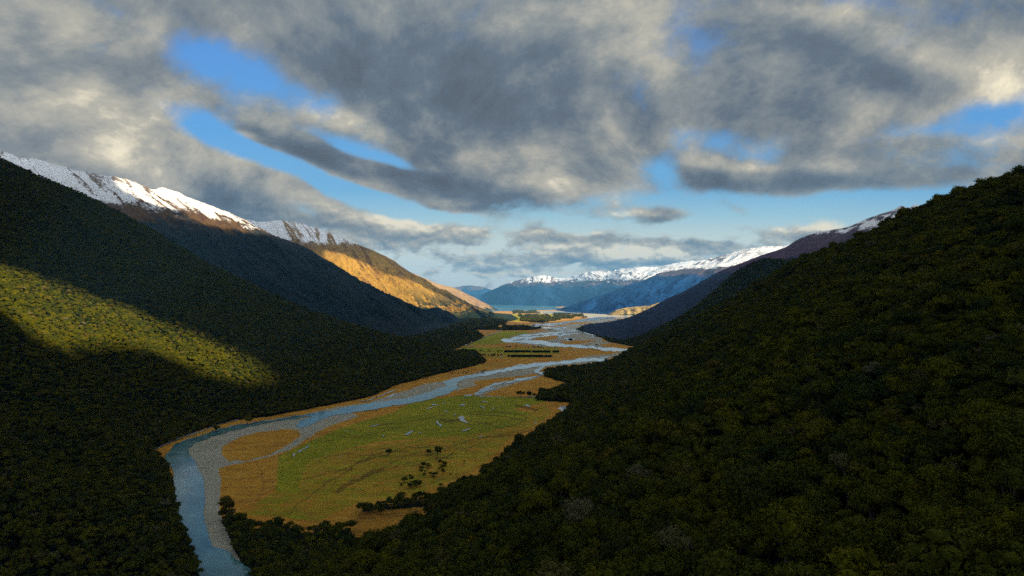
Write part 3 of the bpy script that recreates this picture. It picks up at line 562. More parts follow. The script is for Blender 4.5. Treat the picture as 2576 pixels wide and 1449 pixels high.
BR = [
    ([(1204,943),(1236,938),(1288,928),(1343,918),(1398,913),(1448,909),(1490,906),(1528,906)], 2.6), ([(1288,922),(1343,917),(1370,918)], 1.0), ([(1380,917),(1450,906),(1500,902),(1526,905)], 1.3),
    ([(1366,922),(1345,936),(1366,941),(1366,944)], 1.7), ([(1345,936),(1362,925),(1370,921)], 1.5), ([(1350,947),(1298,955),(1279,962),(1274,959)], 1.8), ([(1274,960),(1240,968),(1222,977),(1205,986),(1192,992)], 2.0), ([(1250,977),(1222,982),(1200,992)], 1.6),
    ([C5(750,792),C5(870,808),C5(1200,825),C5(1450,848),C5(1700,872),C5(1900,885),C5(2050,890)], 2.6), ([C5(1980,895),C5(2030,915),C5(2000,935)], 1.6), ([C5(1750,968),C5(1840,960)], 1.2), ([C5(1860,903),C5(1900,908)], 0.9),
    ([C5(750,792),C5(870,781),C5(1000,768),C5(1110,756)], 2.2), ([C5(960,788),C5(1060,768),C5(1140,758)], 1.2), ([C5(920,748),C5(1100,737),C5(1280,722),C5(1390,705),C5(1340,685),C5(1160,665)], 1.3), ([C5(920,750),C5(915,765),C5(880,780)], 1.0),
    ([C5(1140,755),C5(1240,745),C5(1330,742)], 1.2), ([C5(1480,725),C5(1380,735),C5(1322,755),C5(1350,768)], 1.5), ([C5(1380,770),C5(1480,788),C5(1410,797)], 1.7), ([C5(1480,725),C5(1560,718),C5(1640,735),C5(1700,748),C5(1640,760)], 1.0),
    ([C5(1390,705),C5(1480,700),C5(1560,700),C5(1520,690),C5(1400,680),C5(1240,670),C5(1160,662)], 1.3), ([C5(1160,662),C5(1060,645),C5(1180,635),C5(1350,625),C5(1480,605),C5(1600,595)], 1.2), ([C5(1040,640),C5(1250,628),C5(1340,622)], 0.8),
    ([C5(1480,600),C5(1650,578),C5(1800,568),C5(2080,556)], 1.7), ([C5(1600,600),C5(1750,580),C5(1900,575),C5(2050,570)], 0.9), ([C5(1630,855),C5(1700,865),C5(1760,875)], 0.9), ([C5(1200,640),C5(1340,660),C5(1420,668)], 0.7), ([C5(1700,640),C5(1850,600),C5(1950,590)], 0.6),
    ([C5(1170,517),C5(1300,512),C5(1540,514)], 1.0), ([C5(1480,700),C5(1580,712),C5(1650,730)], 0.8), ([(791,1113),(778,1120),(764,1130),(748,1140)][1:], 1.1),
    ([(966,1000),(985,995),(996,991)], 1.0), ([(900,1011),(935,1005),(962,995),(1000,978)], 0.7),
]
for i, (pl, w) in enumerate(BR): ribbon('braid_channel', pl, w, M['braid'], 0.06 + 0.012 * i, seed=100 + i)
earclip('lake', [(1150,790),(1247,783),(1300,782.5),(1348,781),(1395,779.5),(1412,776),(1396,772),(1470,771),(1800,768),(1800,764),(1200,764),(1130,764),(1100,780)], M['lake'], 0.3, (2, 1.0), 3)
earclip('lake', [C5(1160,509),C5(1320,505),C5(1540,512),C5(1530,520),C5(1330,519)], M['braid'], 0.35, (2, 1.0), 4)
PUD = [[(1152,1050),(1162,1046),(1170,1050),(1166,1056),(1174,1061),(1181,1064),(1172,1064),(1158,1059)], [(1095,1060),(1102,1059),(1106,1066),(1112,1070),(1109,1074),(1101,1067)], [(1016,1095),(1026,1088),(1038,1083),(1037,1087),(1026,1094)], [(930,1074),(942,1070),(955,1066),(950,1070),(938,1073)],
       [(1086,1016),(1096,1017),(1104,1018),(1096,1020),(1088,1019)], [(1072,1027),(1082,1025),(1090,1022),(1086,1026),(1076,1029)], [(1119,1035),(1128,1035),(1126,1037),(1120,1037)], [(1155,1018),(1170,1017),(1169,1020),(1157,1020)], [(1208,1021),(1216,1024),(1221,1029),(1216,1028),(1209,1023)],
       [(1235,1028),(1244,1026),(1242,1029)], [(1213,1009),(1226,1010),(1218,1012)], [(1206,998),(1214,998),(1211,1000)], [(1168,996),(1180,993),(1191,993),(1186,995),(1174,997)], [(1319,1021),(1330,1017),(1329,1020),(1336,1024),(1328,1022)],
       [(1161,1084),(1172,1081),(1186,1076),(1179,1081),(1168,1085)], [(1202,1098),(1216,1096),(1211,1099)], [(848,1150),(862,1146),(858,1149)], [(960,1097),(968,1095),(966,1098)], [(1052,1088),(1060,1088),(1057,1090)], [(736,1148),(741,1140),(744,1142),(739,1150)], [(1402,1028),(1412,1022),(1428,1021),(1426,1030),(1420,1037),(1411,1032)], [(1347,1062),(1349,1059),(1350,1064),(1346,1067)], [(1140,1046),(1146,1042),(1147,1044)],
       [(1113,1015),(1122,1013),(1118,1016)], [(868,1087),(874,1085),(872,1087)]]
for i, p in enumerate(PUD): earclip('puddle', p, M['puddle'], 0.45, (2, 0.8), 200 + i)
ribbon('road', [(374,1137),(433,1110),(470,1095),(485,1092),(520,1080),(550,1068),(585,1058),(600,1056)], 1.7, M['road'], 0.1, 7, 0.8, 2, False)
ribbon('road', [C6(470,655),C6(560,610),C6(640,570),C6(760,530),C6(860,485),C6(910,460),C6(940,430),C6(970,400)], 0.7, M['road'], 0.3, 8, 0.6, 2, False)
ribbon('track', [C6(0,840),C6(60,815),C6(90,790),C6(250,775),C6(420,770)], 0.35, M['road'], 0.3, 9, 0.6, 2, False)

# ---------------------------------------------------------------- trees
def ico(sub=1):
    import bmesh
    bm = bmesh.new(); bmesh.ops.create_icosphere(bm, subdivisions=sub, radius=1.0)
    v = np.array([x.co[:] for x in bm.verts]); f = np.array([[q.index for q in x.verts] for x in bm.faces]); bm.free(); return v, f
IV, IF = ico(1); IV2, IF2 = ico(2)
def crown_mesh(seed, kind='round', leaves=2200):
    r = np.random.default_rng(seed); vs, fs = [], []; n = 0
    def addm(v, f):
        nonlocal n
        vs.append(v); fs.append(f + n); n += len(v)
    lumps = []
    nl = 13 if kind == 'round' else 9
    for i in range(nl):
        a = r.uniform(0, 2 * math.pi); rr = math.sqrt(r.uniform(0, 1)) * 3.3
        z = 7.6 + r.uniform(-1.2, 2.4) - rr * 0.75 if kind == 'round' else 3.0 + i * 1.25
        if kind != 'round': rr = r.uniform(0, 1.2) * (1 - i / nl)
        s = r.uniform(1.4, 2.5) if kind == 'round' else 2.6 * (1 - i / (nl + 1.0))
        lumps.append((np.array([rr * math.cos(a), rr * math.sin(a), z]), s))
    quads_v, quads_f = [], []
    per = leaves // nl
    for c, s in lumps:
        core = IV * s * 0.66 * (1 + r.normal(0, 0.10, (len(IV), 1))) * np.array([1, 1, 0.8]) + c; addm(core, IF)
        d = r.normal(0, 1, (per, 3)); d[:, 2] = np.abs(d[:, 2]) * 0.9 - 0.35; d /= np.linalg.norm(d, axis=1)[:, None]
        p = c + d * s * r.uniform(0.70, 1.15, (per, 1)) * np.array([1, 1, 0.82])
        nrm = d + r.normal(0, 0.55, (per, 3)); nrm /= np.linalg.norm(nrm, axis=1)[:, None]
        u = np.cross(nrm, r.normal(0, 1, (per, 3))); u /= np.linalg.norm(u, axis=1)[:, None]; w = np.cross(nrm, u)
        sz = r.uniform(0.18, 0.40, (per, 1)) * (1.0 if leaves > 600 else 1.7)
        # leaf cluster: a bent triangle pair read as three verts
        a_ = p + u * sz; b_ = p - u * sz * 0.6 + w * sz * 0.9; c_ = p - u * sz * 0.6 - w * sz * 0.9
        v = np.stack([a_, b_, c_], 1).reshape(-1, 3); addm(v, np.arange(per * 3).reshape(-1, 3))
    return np.concatenate(vs), np.concatenate(fs)
def trunk_mesh(seed, h=6.5):
    r = np.random.default_rng(seed); vs, fs = [], []; n = 0
    def tube(a, b, ra, rb):
        nonlocal n
        a, b = np.array(a, float), np.array(b, float); d = (b - a) / np.linalg.norm(b - a); x = np.cross(d, (0.3, 0.9, 0.1)); x /= np.linalg.norm(x); y = np.cross(d, x)
        k = 6; ang = np.linspace(0, 2 * math.pi, k, endpoint=False)
        ring = lambda c, rr: c + rr * (np.cos(ang)[:, None] * x + np.sin(ang)[:, None] * y)
        vs.append(np.concatenate([ring(a, ra), ring(b, rb)])); fs.extend([(n + i, n + (i + 1) % k, n + k + (i + 1) % k, n + k + i) for i in range(k)]); n += 2 * k
    top = (r.uniform(-.3, .3), r.uniform(-.3, .3), h * 0.6); tube((0, 0, -1.5), top, 0.42, 0.28); tube(top, (top[0] * 2, top[1] * 2, h), 0.28, 0.12)
    for i in range(5):
        a = i * 1.3 + r.uniform(0, .5); tube(top, (2.2 * math.cos(a), 2.2 * math.sin(a), h * r.uniform(0.8, 1.05)), 0.17, 0.06)
    return np.concatenate(vs), np.array(fs)
CROWN, FARTREE = [], []
for i in range(6):
    v, f = crown_mesh(300 + i); CROWN.append(mesh_obj('crown', v, f, M['leaf'], link=False).data)
TRUNK = []
for i in range(2):
    v, f = trunk_mesh(50 + i); TRUNK.append(mesh_obj('trunk', v, f, M['bark'], link=False).data)
v, f = crown_mesh(400, 'tall', 800); TALL = mesh_obj('crown', v, f, M['leaf'], link=False).data
for o in [o for o in bpy.data.objects if not o.users_collection]: bpy.data.objects.remove(o)
for i in range(5):
    v, f = crown_mesh(500 + i, 'round', 560); FARTREE.append((v, f))

def px_of(p): return CX + p[:, 0] / p[:, 1] * F, HY - (p[:, 2] - H) / p[:, 1] * F
def scatter(key, spacing, vmax=1.02, vmin=0.0, umin=0, umax=1, seed=0):
    o, pos, v = hills[key]; r = np.random.default_rng(seed)
    vi = np.searchsorted(v, vmax); pos = pos[:, :vi]
    a, b, c, d = pos[:-1, :-1], pos[1:, :-1], pos[:-1, 1:], pos[1:, 1:]
    area = np.linalg.norm(np.cross(b - a, c - a), axis=-1)
    area = np.abs(np.cross((b - a)[..., :2], (c - a)[..., :2]))
    n = area / spacing ** 2; k = np.floor(n + r.random(n.shape)).astype(int)
    ii, jj = np.nonzero(k); rep = k[ii, jj]; ii = np.repeat(ii, rep); jj = np.repeat(jj, rep)
    fu, fv = r.random(len(ii))[:, None], r.random(len(ii))[:, None]
    return (a[ii, jj] * (1 - fu) + b[ii, jj] * fu) * (1 - fv) + (c[ii, jj] * (1 - fu) + d[ii, jj] * fu) * fv
def thin(p, cell):
    key = np.floor(p[:, 0] / cell).astype(np.int64) * 100003 + np.floor(p[:, 1] / cell).astype(np.int64)
    _, idx = np.unique(key, return_index=True); return p[idx]
BANKED = [[(880,1352),(905,1292),(950,1298),(1039,1283),(1092,1279),(1085,1318),(1015,1352),(940,1385),(890,1376)]]
def in_view(p, m=420):
    x, y = px_of(p); return (p[:, 1] > 20) & (x > -m) & (x < 2576 + m) & (y < 1449 + 420)
near = []
p = scatter('R1', 4.2, seed=1, vmax=1.10); p = p[in_view(p)]; near.append(thin(p, 6.2))
p = scatter('L1', 5.0, seed=2, vmax=1.04); p = p[in_view(p)]; near.append(thin(p, 6.8))
p = scatter('R2b', 9.5, seed=3); p = p[in_view(p)]; near.append(thin(p, 8.0))
# trees on the flats, inside the wood outlines
rr_ = np.random.default_rng(9)
flats = []
for k_, poly in enumerate(POLY_WOOD):
    w = np.array([G(max(min(x, 2700), -200), max(y, 780)) for x, y in poly]); x0, x1, y0, y1 = w[:, 0].min(), w[:, 0].max(), w[:, 1].min(), w[:, 1].max()
    far_ = y0 > 2600; sp = 13.0 if y0 > 6500 else (9.5 if far_ else 5.2)
    n = int(min((x1 - x0) * (y1 - y0) / sp ** 2, 160000)); q = np.stack([rr_.uniform(x0, x1, n), rr_.uniform(y0, y1, n)], -1)
    q = q[inside(w, q[:, 0], q[:, 1])]; q = thin(np.c_[q, np.zeros(len(q))], sp * 1.25); flats.append(q)
flats = np.concatenate(flats)
# keep flats trees off the rising slopes
def height_mask(p):
    keep = np.ones(len(p), bool)
    for key in ('R1', 'L1', 'L2', 'R2', 'R2b', 'L3'):
        pos = hills[key][1]; f0 = pos[:, 0, :2]; c0 = pos[:, min(30, pos.shape[1] - 1), :2]
        ring = np.concatenate([f0, pos[::-1, 120 if pos.shape[1] > 130 else 60, :2]]); keep &= ~inside(ring[::2], p[:, 0], p[:, 1])
    return keep
flats = flats[height_mask(flats)]; bx_, by_ = px_of(flats); flats = flats[~((by_ < 811) & (bx_ > 1285) & ~belt(bx_, by_))]; flats = flats[in_view(flats)]; near.append(thin(flats, 5.5))
pts = np.concatenate(near); fx, fy = px_of(pts)
clearing = np.zeros(len(pts), bool)
for b_ in BANKED: clearing |= inside(b_, fx, fy)
water_ = inside([(640,1449),(600,1400),(565,1330),(556,1296),(508,1296),(440,1200),(415,1162),(420,1165),(447,1300),(506,1449)], fx, fy) & (pts[:, 2] < 6)
pts = pts[~clearing & ~water_]
# height of trees: a few metres higher where forest is old, smaller up the slopes
r2 = np.random.default_rng(21)
size = r2.lognormal(-0.16, 0.28, len(pts)) * np.interp(pts[:, 2], [0, 250, 900], [1.05, 0.98, 0.80])
size = np.where((pts[:, 0] > 0.05 * pts[:, 1] - 150) & (pts[:, 1] < 2600), size * 1.22, size)
size = np.where(pts[:, 1] > 5000, size * 1.7, size); size = np.where((pts[:, 1] > 2600) & (pts[:, 1] <= 5000), size * 1.15, size)
dist = np.linalg.norm(pts - np.array([0, 0, H]), axis=1); vis = (fx > -20)[~clearing & ~water_] & (fx < 2596)[~clearing & ~water_] & (fy < 1500)[~clearing & ~water_]
# trees nearer than 90 m would tower over the drone: none stand there
ok_ = dist > 95; pts, size, dist, vis = pts[ok_], size[ok_], dist[ok_], vis[ok_]
order = np.argsort(np.where(vis, -size / dist, 1)); big_ = order[:300]; rest = np.ones(len(pts), bool); rest[big_] = False

def place_tree(loc, s, rot, label, cat='tree', group=None, name='beech_tree', crown=None, trunk=True, sz=None):
    root = bpy.data.objects.new(name, None); S.collection.objects.link(root); root.location = loc; root.rotation_euler = (0, 0, rot); root.scale = sz or (s, s, s); root.empty_display_size = 1
    tag(root, label, cat, group)
    c = bpy.data.objects.new('crown', crown or CROWN[int(rot * 100) % 6]); c.parent = root; S.collection.objects.link(c)
    if trunk:
        tk = bpy.data.objects.new('trunk', TRUNK[int(rot * 37) % 2]); tk.parent = root; S.collection.objects.link(tk)
    return root
for i in big_:
    x, y = CX + pts[i, 0] / pts[i, 1] * F, HY - (pts[i, 2] + 8 - H) / pts[i, 1] * F
    if x > 2150 and y > 1100: w = 'in the lower right corner of the dark near hillside'
    elif x > 2150: w = 'high on the near hillside at the right edge'
    elif x > 1700: w = 'right of centre along the bottom of the near hillside'
    elif x > 1200: w = 'at the bottom centre of the dark near hillside'
    else: w = 'on the low ground beside the river at the bottom'
    place_tree(tuple(pts[i]), float(size[i]), float(r2.uniform(0, 6.28)), 'dark evergreen beech tree packed ' + w, 'tree', 'beech trees ' + w)

M['dead'] = flat('dead_wood', (0.42, 0.40, 0.36), 0.8)
DEADM = TRUNK[0].copy(); DEADM.materials.clear(); DEADM.materials.append(M['dead'])
cand = np.nonzero(vis & (dist > 240) & (dist < 800) & (pts[:, 0] > -0.1 * pts[:, 1]))[0]
for i in r2.choice(cand, 9, replace=False):
    o = bpy.data.objects.new('dead_tree', DEADM); S.collection.objects.link(o); o.location = tuple(pts[i]); o.scale = (0.8, 0.8, float(r2.uniform(1.6, 2.0))); o.rotation_euler.z = float(r2.uniform(0, 6))
    tag(o, 'bare pale dead tree standing above the dark forest of the near hillside', 'dead tree', 'bare dead trees in the near forest')
# everything beyond those: one forest
src = bpy.data.collections.new('tree_shapes')
for i, (v, f) in enumerate(FARTREE):
    o = mesh_obj('tree_shape', v, f, M['leaf'], link=False); src.objects.link(o)
q = pts[rest]; qs = size[rest]
fm = bpy.data.meshes.new('forest'); fm.vertices.add(len(q)); fm.vertices.foreach_set('co', q.astype(np.float32).ravel())
a = fm.attributes.new('size', 'FLOAT', 'POINT'); a.data.foreach_set('value', qs.astype(np.float32))
a = fm.attributes.new('turn', 'FLOAT', 'POINT'); a.data.foreach_set('value', r2.uniform(0, 6.28, len(q)).astype(np.float32))
fo = bpy.data.objects.new('forest', fm); S.collection.objects.link(fo); tag(fo, 'dark evergreen beech forest covering both valley sides', 'forest', kind='stuff')
fm.materials.append(M['leaf'])
gn = bpy.data.node_groups.new('forest_scatter', 'GeometryNodeTree')
gn.interface.new_socket('Geometry', in_out='INPUT', socket_type='NodeSocketGeometry'); gn.interface.new_socket('Geometry', in_out='OUTPUT', socket_type='NodeSocketGeometry')
gi, go = gn.nodes.new('NodeGroupInput'), gn.nodes.new('NodeGroupOutput')
ci = gn.nodes.new('GeometryNodeCollectionInfo'); ci.inputs['Collection'].default_value = src; ci.inputs['Separate Children'].default_value = True; ci.inputs['Reset Children'].default_value = True
ip = gn.nodes.new('GeometryNodeInstanceOnPoints'); ip.inputs['Pick Instance'].default_value = True
na = gn.nodes.new('GeometryNodeInputNamedAttribute'); na.data_type = 'FLOAT'; na.inputs[0].default_value = 'size'
nb = gn.nodes.new('GeometryNodeInputNamedAttribute'); nb.data_type = 'FLOAT'; nb.inputs[0].default_value = 'turn'
cx_ = gn.nodes.new('ShaderNodeCombineXYZ'); gn.links.new(nb.outputs[0], cx_.inputs[2])
m2p = gn.nodes.new('GeometryNodeMeshToPoints')
gn.links.new(gi.outputs[0], m2p.inputs[0]); gn.links.new(m2p.outputs[0], ip.inputs['Points']); gn.links.new(ci.outputs[0], ip.inputs['Instance']); gn.links.new(na.outputs[0], ip.inputs['Scale']); gn.links.new(cx_.outputs[0], ip.inputs['Rotation'])
gn.links.new(ip.outputs[0], go.inputs[0])
fo.modifiers.new('scatter', 'NODES').node_group = gn
print('TREES', file=__import__('sys').stderr) if 0 else print('TREES', len(q), len(big_))

# ---------------------------------------------------------------- single trees and shrubs on the flats (base point, width px, height px)
def lone(px, py, wpx, hpx, label, name='tree', group=None, crown=None, trunk=True, cat='tree'):
    x, y = G(px, py); s = y / F; sx = wpx * s / 8.6; szz = hpx * s / 10.5
    return place_tree((x, y, -0.5), 1, (px * 0.731) % 6.28, label, cat, group, name, crown, trunk, (sx, sx, szz))
lone(567, 1303, 42, 58, 'big round dark tree standing at the edge of the gravel bank beside the river')
lone(545, 1085, 16, 18, 'small round dark tree between the roadside and the river bend')
lone(622, 1066, 26, 22, 'broad round dark tree at the end of the strip of roadside grass')
lone(978, 1146, 15, 21, 'lone upright dark tree in the middle of the green meadow')
lone(1077, 1143, 17, 14, 'lower left tree of the dark pair in the meadow')
lone(1101, 1147, 24, 26, 'taller right tree of the dark pair in the meadow')
lone(1311, 998, 21, 17, 'largest left tree of three trees lined up on the green paddock edge')
lone(1331, 998, 15, 15, 'middle tree of three trees lined up on the green paddock edge')
lone(1344, 998, 9, 10, 'smallest tree of three trees lined up on the green paddock edge')
lone(1167, 1163, 8, 7, 'small dark bush alone in the meadow right of the tree pair', 'bush', cat='bush', trunk=False)
lone(1267, 995, 4, 4, 'tiny dark bush on the pale track above the green paddock', 'bush', cat='bush', trunk=False)
lone(1248, 911, 5, 5, 'lone dark bush on the tan flat below the hedge rows', 'bush', cat='bush', trunk=False)
lone(1501, 870, 9, 5, 'dark bush on the gravel beside the far river bend', 'bush', cat='bush', trunk=False)
lone(1382, 832, 6, 4, 'left bush of the two dark bushes among the braided channels', 'bush', cat='bush', trunk=False)
lone(1389, 831, 7, 5, 'right bush of the two dark bushes among the braided channels', 'bush', cat='bush', trunk=False)
lone(1556, 807, 10, 4, 'dark bush on the far gravel flat below the golden knoll', 'bush', cat='bush', trunk=False)
r3 = np.random.default_rng(77)
def shrubs(poly, n, w0, w1, label, group, hr=0.8):
    poly = np.array(poly, float); k = 0
    while k < n:
        x, y = r3.uniform(poly[:, 0].min(), poly[:, 0].max()), r3.uniform(poly[:, 1].min(), poly[:, 1].max())
        if inside(poly, np.array([x]), np.array([y]))[0]:
            w = 0.88 * r3.uniform(w0, w1) * (1 if r3.random() < 0.8 else 1.4); lone(x, y, w, w * hr, label, 'shrub', group, CROWN[k % 6], False, 'shrub'); k += 1
shrubs([(1060,1175),(1090,1158),(1125,1165),(1130,1185),(1085,1205),(1055,1200)], 20, 7, 15, 'dark shrub in the thicket below the pair of meadow trees', 'shrubs in the meadow thicket')
shrubs([(1004,1225),(1030,1200),(1062,1205),(1066,1222),(1020,1235)], 13, 9, 17, 'dark shrub in the clump between the thicket and the forest edge', 'shrubs above the forest edge', 1.0)
shrubs([(1080,1235),(1110,1215),(1170,1215),(1175,1225),(1120,1236)], 14, 7, 13, 'dark shrub along the forest edge below the meadow', 'shrubs along the forest edge')
shrubs([(1080,1205),(1130,1165),(1200,1160),(1220,1170),(1170,1200)], 16, 2, 5, 'small dark shrub dotted over the meadow right of the thicket', 'shrubs dotted over the meadow')
shrubs([(760,1275),(830,1225),(960,1225),(890,1268)], 12, 1.8, 3.4, 'tiny dark shrub dotted over the lower meadow', 'shrubs dotted over the lower meadow')
shrubs([(1110,938),(1140,934),(1235,931),(1228,937),(1150,941)], 26, 3, 7, 'dark scrub bush in the hedge line along the far river bank', 'scrub bushes on the far river bank', 0.6)
shrubs([(1010,965),(1060,952),(1100,945),(1100,948),(1040,962)], 10, 3, 6, 'dark bush along the foot of the left forest beside the river flat', 'bushes at the foot of the left forest', 0.7)
shrubs([(455,1106),(500,1094),(560,1076),(560,1080),(500,1100)], 8, 3, 6, 'small dark bush between the road and the river bend', 'bushes between road and river', 0.7)
shrubs([C6(500,965),C6(1010,958),C6(1000,962),C6(500,970)], 26, 2.2, 4.0, 'dark tree in the uneven row left of the lowest hedge', 'trees in the uneven farm row', 2.0)
shrubs([C6(500,872),C6(960,868),C6(960,872),C6(500,876)], 22, 2.0, 3.4, 'dark tree in the row left of the long hedge', 'trees left of the long hedge', 1.4)
shrubs([C6(940,790),C6(1960,795),C6(1960,800),C6(940,796)], 46, 1.8, 3.4, 'dark tree in the thin row above the long hedge', 'trees in the thin row above the hedges', 1.5)

# ---------------------------------------------------------------- clipped shelter hedges on the farm
def hedge(cx0, cx1, cy_base, hpx, label):
    (x0, y0), (x1, y1) = G(*C6(cx0, cy_base)), G(*C6(cx1, cy_base)); h = hpx * 0.1302 * y0 / F; w = 7.0
    nu = max(8, int((x1 - x0) / 3)); prof = [(-1, 0), (-1.05, .35), (-1, .7), (-.8, .95), (-.3, 1.02), (.3, 1.02), (.8, .95), (1, .7), (1.05, .35), (1, 0)]
    r = np.random.default_rng(int(cx0)); vs = []
    for i in range(nu):
        k = i / (nu - 1); e = min(1, 0.55 + min(k, 1 - k) * nu / 4)
        for a_, b_ in prof: vs.append((x0 + (x1 - x0) * k + r.normal(0, .5), y0 + (y1 - y0) * k + a_ * w / 2 * e + r.normal(0, .45), -0.8 + b_ * (h + 0.8) * (0.93 + 0.1 * r.random()) * (0.8 + 0.2 * e)))
    fs = grid_faces(nu, len(prof)); o = mesh_obj('hedge', vs, [tuple(f) for f in fs] + [tuple(range(len(prof))), tuple(range((nu - 1) * len(prof), nu * len(prof)))[::-1]], M['hedge'])
    tag(o, label, 'hedge', 'clipped farm hedges')
hedge(980, 1500, 878, 38, 'longest left block of the upper clipped dark hedge on the farm')
hedge(1516, 1876, 882, 38, 'middle block of the upper clipped dark hedge on the farm')
hedge(1912, 2045, 884, 38, 'short right end block of the upper clipped dark hedge')
hedge(1042, 1092, 966, 38, 'short left end block of the lower clipped dark hedge')
hedge(1104, 1745, 970, 40, 'long block of the lower clipped dark hedge on the farm')
hedge(1752, 1908, 972, 38, 'right end block of the lower clipped dark hedge')

# ---------------------------------------------------------------- farm buildings
def shed(c6x, c6y, wpx, hpx, label, roof='iron_roof', depth=9.0, rot=0.0):
    x, y = G(*C6(c6x, c6y)); w = wpx * 0.1302 * y / F; h = hpx * 0.1302 * y / F * 0.62; rh = h * 0.65; d = depth / 2; a = w / 2
    root = bpy.data.objects.new('farm_shed', None); S.collection.objects.link(root); root.location = (x, y, -0.8); root.rotation_euler.z = rot; tag(root, label, 'shed', 'farm sheds')
    V = [(-a, -d, 0), (a, -d, 0), (a, d, 0), (-a, d, 0), (-a, -d, h), (a, -d, h), (a, d, h), (-a, d, h), (-a, 0, h + rh), (a, 0, h + rh)]
    mesh_obj('wall', V, [(0, 1, 5, 4), (1, 2, 6, 9, 5), (2, 3, 7, 6), (3, 0, 4, 8, 7)], M['white_wall'], root)
    e, th = 0.6, 0.25; R = []
    for sy in (-1, 1): R += [(-a - e, sy * (d + e), h - e * rh / d), (a + e, sy * (d + e), h - e * rh / d)]
    R = [R[0], R[1], (a + e, 0, h + rh + .05), (-a - e, 0, h + rh + .05), R[3], R[2]]; R2_ = [(p[0], p[1], p[2] + th) for p in R]
    mesh_obj('roof', R + R2_, [(0, 3, 2, 1), (3, 5, 4, 2), (6, 7, 8, 9), (9, 8, 10, 11), (0, 1, 7, 6), (5, 11, 10, 4), (1, 2, 8, 7), (2, 4, 10, 8), (3, 0, 6, 9), (5, 3, 9, 11)], M[roof], root)
    dw = min(3.2, w * 0.22); mesh_obj('door', [(-dw, -d - .08, 0), (dw, -d - .08, 0), (dw, -d - .08, h * .8), (-dw, -d - .08, h * .8), (-dw, -d - .01, 0), (dw, -d - .01, 0), (dw, -d - .01, h * .8), (-dw, -d - .01, h * .8)], [(0, 1, 2, 3), (1, 5, 6, 2), (4, 0, 3, 7), (3, 2, 6, 7)], M['dark'], root)
shed(922, 972, 46, 18, 'white shed below the left end of the lower clipped hedge')
shed(2015, 982, 24, 14, 'small white shed alone on the tan flat right of the lower hedge')
shed(1138, 700, 44, 18, 'left white shed between the green paddock and the river')
shed(1330, 724, 34, 18, 'white shed right of the others beside the river channel')
shed(1375, 738, 28, 12, 'smallest white shed touching the river gravel')
shed(1105, 738, 40, 10, 'low white shed in front of the left riverside shed')
shed(1995, 680, 50, 18, 'white building alone on the gravel island between channels')
shed(215, 740, 60, 22, 'long pale farmhouse at the left forest edge')
shed(285, 745, 56, 24, 'red roofed farmhouse beside the pale farmhouse at the forest edge', 'red_roof')
shed(345, 700, 30, 26, 'small pale farm building behind the red roofed farmhouse')
shed(545, 605, 50, 22, 'pale farm building beside the bend of the straight road')
shed(440, 625, 40, 14, 'low pale farm building left of the straight road')
shed(400, 425, 60, 14, 'pale building in the dark wood left of the road')
shed(2325, 836, 24, 12, 'small pale shed on the tan flat near the river, right of the hedges')
shed(2275, 864, 16, 8, 'tiny pale shed lowest on the tan flat right of the hedges')
shed(2362, 842, 12, 8, 'tiny pale shed furthest right of the hedges')

# ---------------------------------------------------------------- added cloud sheet out of view, holes cut where sun patches fall
ZD = 3500.0
LITZ = {
    'L1': [[(-40,665),(60,690),(140,715),(250,757),(330,785),(400,818),(470,840),(520,860),(590,895),(640,925),(668,940),(650,972),(600,968),(540,955),(480,928),(420,896),(350,862),(300,846),(250,838),(215,845),(190,862),(160,880),(120,868),(80,830),(40,805),(-40,770)]],
    'L2': [[(430,545),(500,545),(530,518),(575,533),(700,594),(650,592),(590,578),(520,566)], [(275,430),(335,448),(395,478),(410,465),(490,500),(540,524),(480,535),(400,520),(340,495),(300,470)]],
    'L3': [[(859,640),(930,668),(960,690),(1030,705),(1080,730),(1130,752),(1180,772),(1225,782),(1330,795),(1320,815),(1150,812),(1050,780),(980,750),(900,705),(820,650),(820,630)]],
    'ground': [[(1230,783),(1395,783),(1480,786),(1640,786),(1640,797),(1480,800),(1420,809),(1300,812),(1280,805)]],
    'KN': [[(1400,700),(1900,700),(1900,810),(1400,810)]],
}
cell = 55.0; X0, X1, Y0, Y1 = -2600, 11500, -7500, 6450
nx, ny = int((X1 - X0) / cell), int((Y1 - Y0) / cell)
holes = np.zeros((nx, ny), bool)
def mark(p):
    tt = (ZD - p[:, 2]) / SUN.z; x = p[:, 0] + SUN.x * tt; y = p[:, 1] + SUN.y * tt
    i, j = ((x - X0) / cell).astype(int), ((y - Y0) / cell).astype(int); k = (i >= 0) & (i < nx) & (j >= 0) & (j < ny); holes[i[k], j[k]] = True
for key, polys in LITZ.items():
    p = np.stack([GX, GY, GZ], -1).reshape(-1, 3) if key == 'ground' else hills[key][1][:, hills[key][2] <= 1.0].reshape(-1, 3)
    p = p[p[:, 1] > 50]; x, y = px_of(p)
    for pl in polys: mark(p[inside(pl, x, y)])
def dil(h):
    o = h.copy(); o[1:] |= h[:-1]; o[:-1] |= h[1:]; o[:, 1:] |= h[:, :-1]; o[:, :-1] |= h[:, 1:]; return o
def ero(h): return ~dil(~h)
holes = ero(ero(dil(dil(holes))))
ci_, cj_ = np.meshgrid(np.arange(nx + 1), np.arange(ny + 1), indexing='ij'); cxs, cys = X0 + ci_ * cell, Y0 + cj_ * cell
lump = fbm(cxs / 900, cys / 900, 5); top_ = ZD + 14 + lump * 22; bot = ZD - 6 - fbm(cxs / 500 + 7, cys / 500, 4) * 8
keep = ~holes
edge = np.hypot((ci_[:-1, :-1] / nx - 0.5) * 2, (cj_[:-1, :-1] / ny - 0.5) * 2); keep &= (np.maximum(abs(ci_[:-1, :-1] / nx - 0.5), abs(cj_[:-1, :-1] / ny - 0.5)) * 2 + (lump[:-1, :-1] - 0.5) * 0.14) < 0.97
